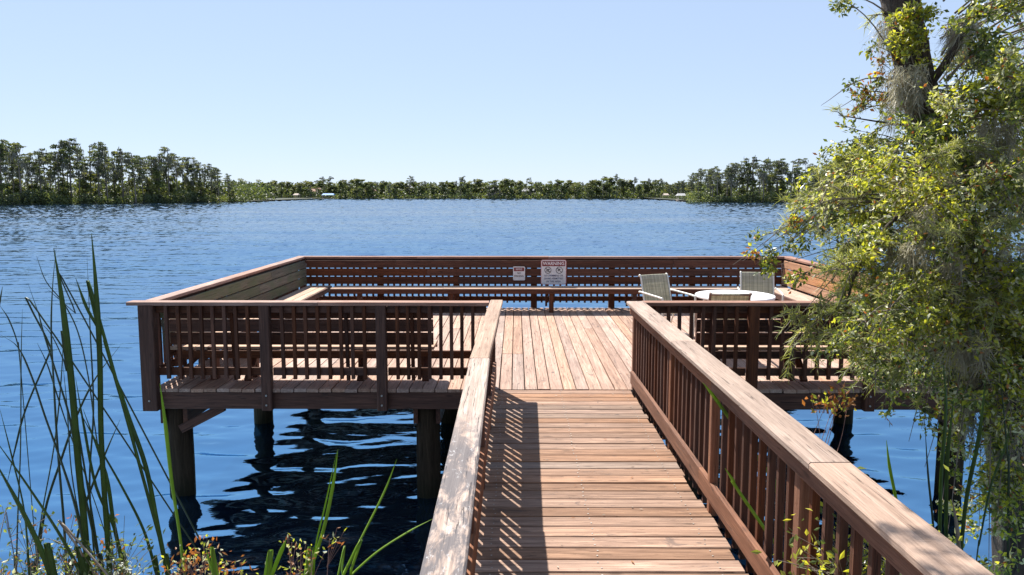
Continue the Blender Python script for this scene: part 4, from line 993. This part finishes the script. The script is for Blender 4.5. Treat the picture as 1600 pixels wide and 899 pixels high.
# outline branches read from the photograph: needles ('n') and broad leaves ('b')
OUT = [(1215, 372, 5.2, 'n', 'mid', 5, .2), (1250, 365, 5.2, 'n', 'mid', 6, .24), (1295, 362, 5.2, 'n', 'mid', 6, .24), (1190, 385, 5.2, 'b', 'dark', 2, .12),
       (1185, 372, 5.2, 'b', 'dark', 1, .08), (1195, 398, 5.1, 'b', 'dark', 2, .14), (1215, 402, 5.1, 'b', 'dark', 3, .16), (1160, 408, 5.1, 'b', 'rust', 1, .1), (1182, 412, 5.1, 'b', 'pale', 2, .12), (1206, 417, 5.1, 'b', 'bright', 2, .1),
       (1145, 414, 5.1, 'b', 'rust', 1, .07), (1240, 410, 5.1, 'b', 'dark', 2, .14), (1262, 425, 5.1, 'b', 'mid', 2, .16), (1250, 330, 5.4, 'n', 'mid', 5, .2), (1240, 318, 5.4, 'n', 'mid', 4, .15),
       (1270, 305, 5.4, 'n', 'mid', 8, .2), (1295, 290, 5.5, 'n', 'mid', 8, .22), (1268, 272, 5.5, 'b', 'bright', 2, .1), (1300, 225, 5.6, 'b', 'dark', 3, .16), (1292, 250, 5.6, 'b', 'dark', 4, .16),
       (1305, 172, 5.6, 'b', 'dark', 1, .1), (1283, 165, 5.6, 'b', 'dark', 1, .07), (1320, 185, 5.6, 'n', 'mid', 2, .14), (1345, 170, 5.6, 'n', 'mid', 3, .16), (1322, 140, 5.6, 'b', 'rust', 1, .1), (1350, 155, 5.6, 'b', 'rust', 3, .12),
       (1385, 148, 5.5, 'b', 'rust', 4, .14), (1400, 160, 5.5, 'b', 'rust', 4, .12), (1372, 120, 5.6, 'b', 'rust', 2, .08), (1378, 95, 5.6, 'b', 'rust', 2, .08), (1365, 70, 5.6, 'b', 'dark', 1, .07), (1355, 25, 5.6, 'n', 'mid', 2, .12),
       (1300, 5, 5.6, 'b', 'dark', 1, .07), (1295, -15, 5.6, 'b', 'dark', 2, .09), (1345, 205, 5.6, 'b', 'dark', 3, .16), (1330, 235, 5.6, 'b', 'mid', 5, .2),
       (1225, 520, 4.9, 'n', 'mid', 5, .2), (1255, 505, 4.9, 'n', 'mid', 6, .24), (1240, 540, 4.9, 'n', 'mid', 5, .2), (1280, 520, 4.9, 'n', 'mid', 8, .24), (1300, 545, 4.9, 'n', 'mid', 6, .2),
       (1410, 20, 5.3, 'b', 'bright', 5, .12), (1428, 45, 5.3, 'b', 'bright', 6, .12), (1405, 65, 5.3, 'b', 'bright', 5, .1), (1440, 20, 5.3, 'b', 'bright', 4, .12), (1430, 80, 5.3, 'b', 'bright', 3, .08),
       (1310, 600, 4.8, 'b', 'pale', 5, .18), (1345, 620, 4.8, 'b', 'mid', 5, .18), (1400, 620, 4.8, 'b', 'mid', 6, .2), (1420, 690, 4.7, 'n', 'mid', 3, .14), (1440, 670, 4.7, 'b', 'dark', 4, .16),
       (1445, 730, 4.6, 'b', 'pale', 2, .14), (1470, 705, 4.6, 'b', 'bright', 3, .14), (1500, 680, 4.8, 'b', 'bright', 5, .16), (1490, 765, 4.6, 'b', 'pale', 3, .12), (1515, 730, 4.8, 'b', 'pale', 5, .16),
       (1545, 760, 4.7, 'b', 'pale', 5, .16), (1530, 825, 4.6, 'b', 'pale', 5, .16), (1580, 720, 4.5, 'b', 'bright', 6, .18), (1595, 800, 4.5, 'b', 'mid', 8, .22), (1590, 860, 4.4, 'b', 'mid', 6, .2), (1480, 840, 4.3, 'b', 'mid', 3, .1),
       (1465, 835, 4.2, 'b', 'pale', 3, .1), (1545, 880, 4.2, 'b', 'mid', 3, .1), (1320, 480, 5.0, 'n', 'mid', 8, .25), (1300, 420, 5.2, 'n', 'mid', 7, .25), (1285, 385, 5.2, 'b', 'dark', 4, .2)]
for px, py, Y, kd, tone, n, sp in OUT: cluster(px, py, Y, kd, tone, n, spread=sp, r0=.008, dens=1.0)
# body of the crown
POLY = [(1345, 250), (1290, 262), (1258, 300), (1262, 330), (1310, 372), (1290, 410), (1300, 440), (1320, 480), (1290, 520), (1312, 560), (1345, 600), (1400, 630), (1450, 645),
        (1500, 620), (1520, 560), (1590, 560), (1600, 700), (1750, 760), (1750, -150), (1560, -150), (1510, 40), (1490, 130), (1465, 200), (1410, 230)]
def inside(x, y):
    c = False; j = len(POLY) - 1
    for i in range(len(POLY)):
        if (POLY[i][1] > y) != (POLY[j][1] > y) and x < (POLY[j][0] - POLY[i][0]) * (y - POLY[i][1]) / (POLY[j][1] - POLY[i][1]) + POLY[i][0]: c = not c
        j = i
    return c
cnt = 0
while cnt < 370:
    px, py = random.uniform(1250, 1750), random.uniform(-150, 760)
    if not inside(px, py): continue
    if py < 150 and px < 1520 and random.random() < .6: continue
    cnt += 1; Y = random.uniform(4.5, 6.4)
    kd = 'n' if (random.random() < (.5 if px < 1420 else .15)) else 'b'
    fld = math.sin(px * .031 + 1.3) * math.sin(py * .027 + .4) + .5 * math.sin(px * .011 - py * .019) + random.gauss(0, .35)
    tone = 'bright' if fld > .62 else 'pale' if fld > .3 else 'mid' if fld > -.15 else 'dark'  # lit masses and shaded hollows of the crown painted by leaf tone
    if fld < -.55 and random.random() < .6: continue
    cluster(px, py, Y, kd, tone, 6, size=random.uniform(.028, .046), spread=.24, r0=.008, dens=1.05, body=True)
for k in range(46):
    px, py = random.uniform(1490, 1640), random.uniform(430, 800)
    if py > 660 and px < 1540: continue
    cluster(px, py, random.uniform(4.3, 4.9), 'b', random.choice(['bright', 'mid', 'pale', 'mid']), 5, size=random.uniform(.03, .045), spread=.2, r0=.006, body=True)
for k in range(40):
    px, py = random.uniform(1330, 1600), random.uniform(230, 600)
    cluster(px, py, random.uniform(4.3, 4.7), random.choice('bbn'), random.choice(['bright', 'bright', 'mid', 'pale']), 5, size=random.uniform(.03, .045), spread=.2, r0=.006, body=True)
# high overhanging limb: its leaves shade the end of the right railing
for k in range(16):
    t = random.uniform(3.3, 4.6); q = Vector((1.40 + random.uniform(-.10, .14), random.uniform(1.7, 2.75), 2.33)) + Vector((-.38, .70, 1.0)) * t
    c = branch(q, .02, start=trunk_at(5.2), sag=.1)
    for j in range(4): spray_leaves(np.array(c[-1 - random.randint(0, 1)]), Vector((random.gauss(0, 1), random.gauss(0, 1), random.gauss(0, .5))), 26, .045, .2, PR['mid'])
# limbs that show
for pts, r in (([(1440, 150, 5.5), (1480, 95, 5.3), (1510, 40, 5.2), (1535, -60, 5.2)], .035), ([(1500, 340, 5.5), (1440, 330, 5.2), (1395, 345, 5.0), (1340, 420, 4.9), (1320, 490, 4.9)], .022),
               ([(1560, 560, 5.4), (1600, 530, 5.2), (1660, 480, 5.0)], .03), ([(1586, 640, 5.3), (1550, 600, 4.8), (1480, 640, 4.5)], .014), ([(1450, 200, 5.5), (1370, 190, 5.5), (1310, 180, 5.6)], .01)):
    a = Acc(); c = curve([at(*q) for q in pts], 6); a.tube(c, [r * (1 - .7 * i / (len(c) - 1)) for i in range(len(c))], 8, wob=.1); a.build('limb', [M['bark']], tree, True, off=base)
o = wood_.build('twigs', [M['twig']], tree, off=base); o['kind'] = 'stuff'
M['needle2'] = leaf('pale_cypress_needle', (0.30, 0.32, 0.13), (0.48, 0.47, 0.22), 0.4)
o = ndl.build('needle_foliage', [M['needle'], M['needle2']], tree, off=base); o['kind'] = 'stuff'
vine = empty('climbing_vine', base + Vector((0, -.3, 0)), 'broad-leaved vine with green, yellow and rusty leaves climbing over the near cypress', 'vine')
o = brd.build('leaves', [M['leaf_dark'], M['leaf_mid'], M['leaf_yel'], M['leaf_rust'], M['leaf_pale']], vine, off=base + Vector((0, -.3, 0))); o['kind'] = 'stuff'
# spanish moss
MOSS = [(1425, 150, 5.35, 36, 95, 'grey Spanish moss hanging on the near trunk below its bare top'), (1512, 60, 5.2, 26, 80, 'dark Spanish moss bunch hanging from the high right limb'),
        (1575, 300, 5.0, 26, 90, 'Spanish moss hanging by the right edge at half height of the tree'), (1530, 625, 4.9, 34, 100, 'pale thick Spanish moss tangle beside the lower trunk'),
        (1470, 300, 5.0, 24, 70, 'Spanish moss strand in the middle of the leafy crown'), (1555, 690, 4.9, 22, 90, 'thin pale Spanish moss hanging low in front of the trunk'),
        (1385, 60, 5.55, 8, 70, 'narrow brown Spanish moss fringe along the left side of the bare trunk'),
        (1590, 180, 5.0, 22, 120, 'long grey Spanish moss stream at the upper right picture edge'), (1545, 230, 5.0, 20, 90, 'Spanish moss bunch right of the trunk among yellow-green leaves'),
        (1445, 370, 4.7, 18, 100, 'long Spanish moss stream in the left middle of the crown'), (1490, 430, 4.7, 20, 100, 'long Spanish moss stream in the middle of the crown, above the water gap'),
        (1585, 440, 4.7, 18, 130, 'long thin Spanish moss curtain at the right edge above the lower trunk'),
        (1515, 545, 4.6, 34, 60, 'Spanish moss tuft under the yellow leaves above the pale tangle'),
        (1415, 415, 4.9, 18, 80, 'Spanish moss tuft among cypress needles above the platform bench')]
for px, py, Y, hw, hh, lab in MOSS:
    top = at(px, py - hh * .5, Y); e = empty('spanish_moss', top, lab, 'moss'); a = Acc(); n = int(850 * hw / 26)
    sx = hw * Y / F_PX; sz = hh * Y / F_PX
    nk = max(4, int(hw / 3)); kx = rng.normal(size=nk) * sx * .5; kl = rng.uniform(.35, 1.0, nk); q = rng.integers(0, nk, n); tt = rng.random(n)
    P = np.array(top) + np.stack([kx[q] + rng.normal(size=n) * sx * .13 * (1 - .6 * tt), rng.normal(size=nk)[q] * .10 + rng.normal(size=n) * .02, -tt * sz * kl[q] * 1.15], 1)
    a.strands(P, rng.normal(size=(n, 3)) * .6 + np.array([0, 0, -.5]), rng.normal(size=(n, 3)) * .8 + np.array([0, 0, -1.8]), rng.uniform(.06, .19, n), np.full(n, .006), 4)
    o = a.build('strands', [M['moss']], e, off=top); o['kind'] = 'stuff'
print('objects', len(bpy.data.objects), 'tris', sum(len(m.polygons) for m in bpy.data.meshes))
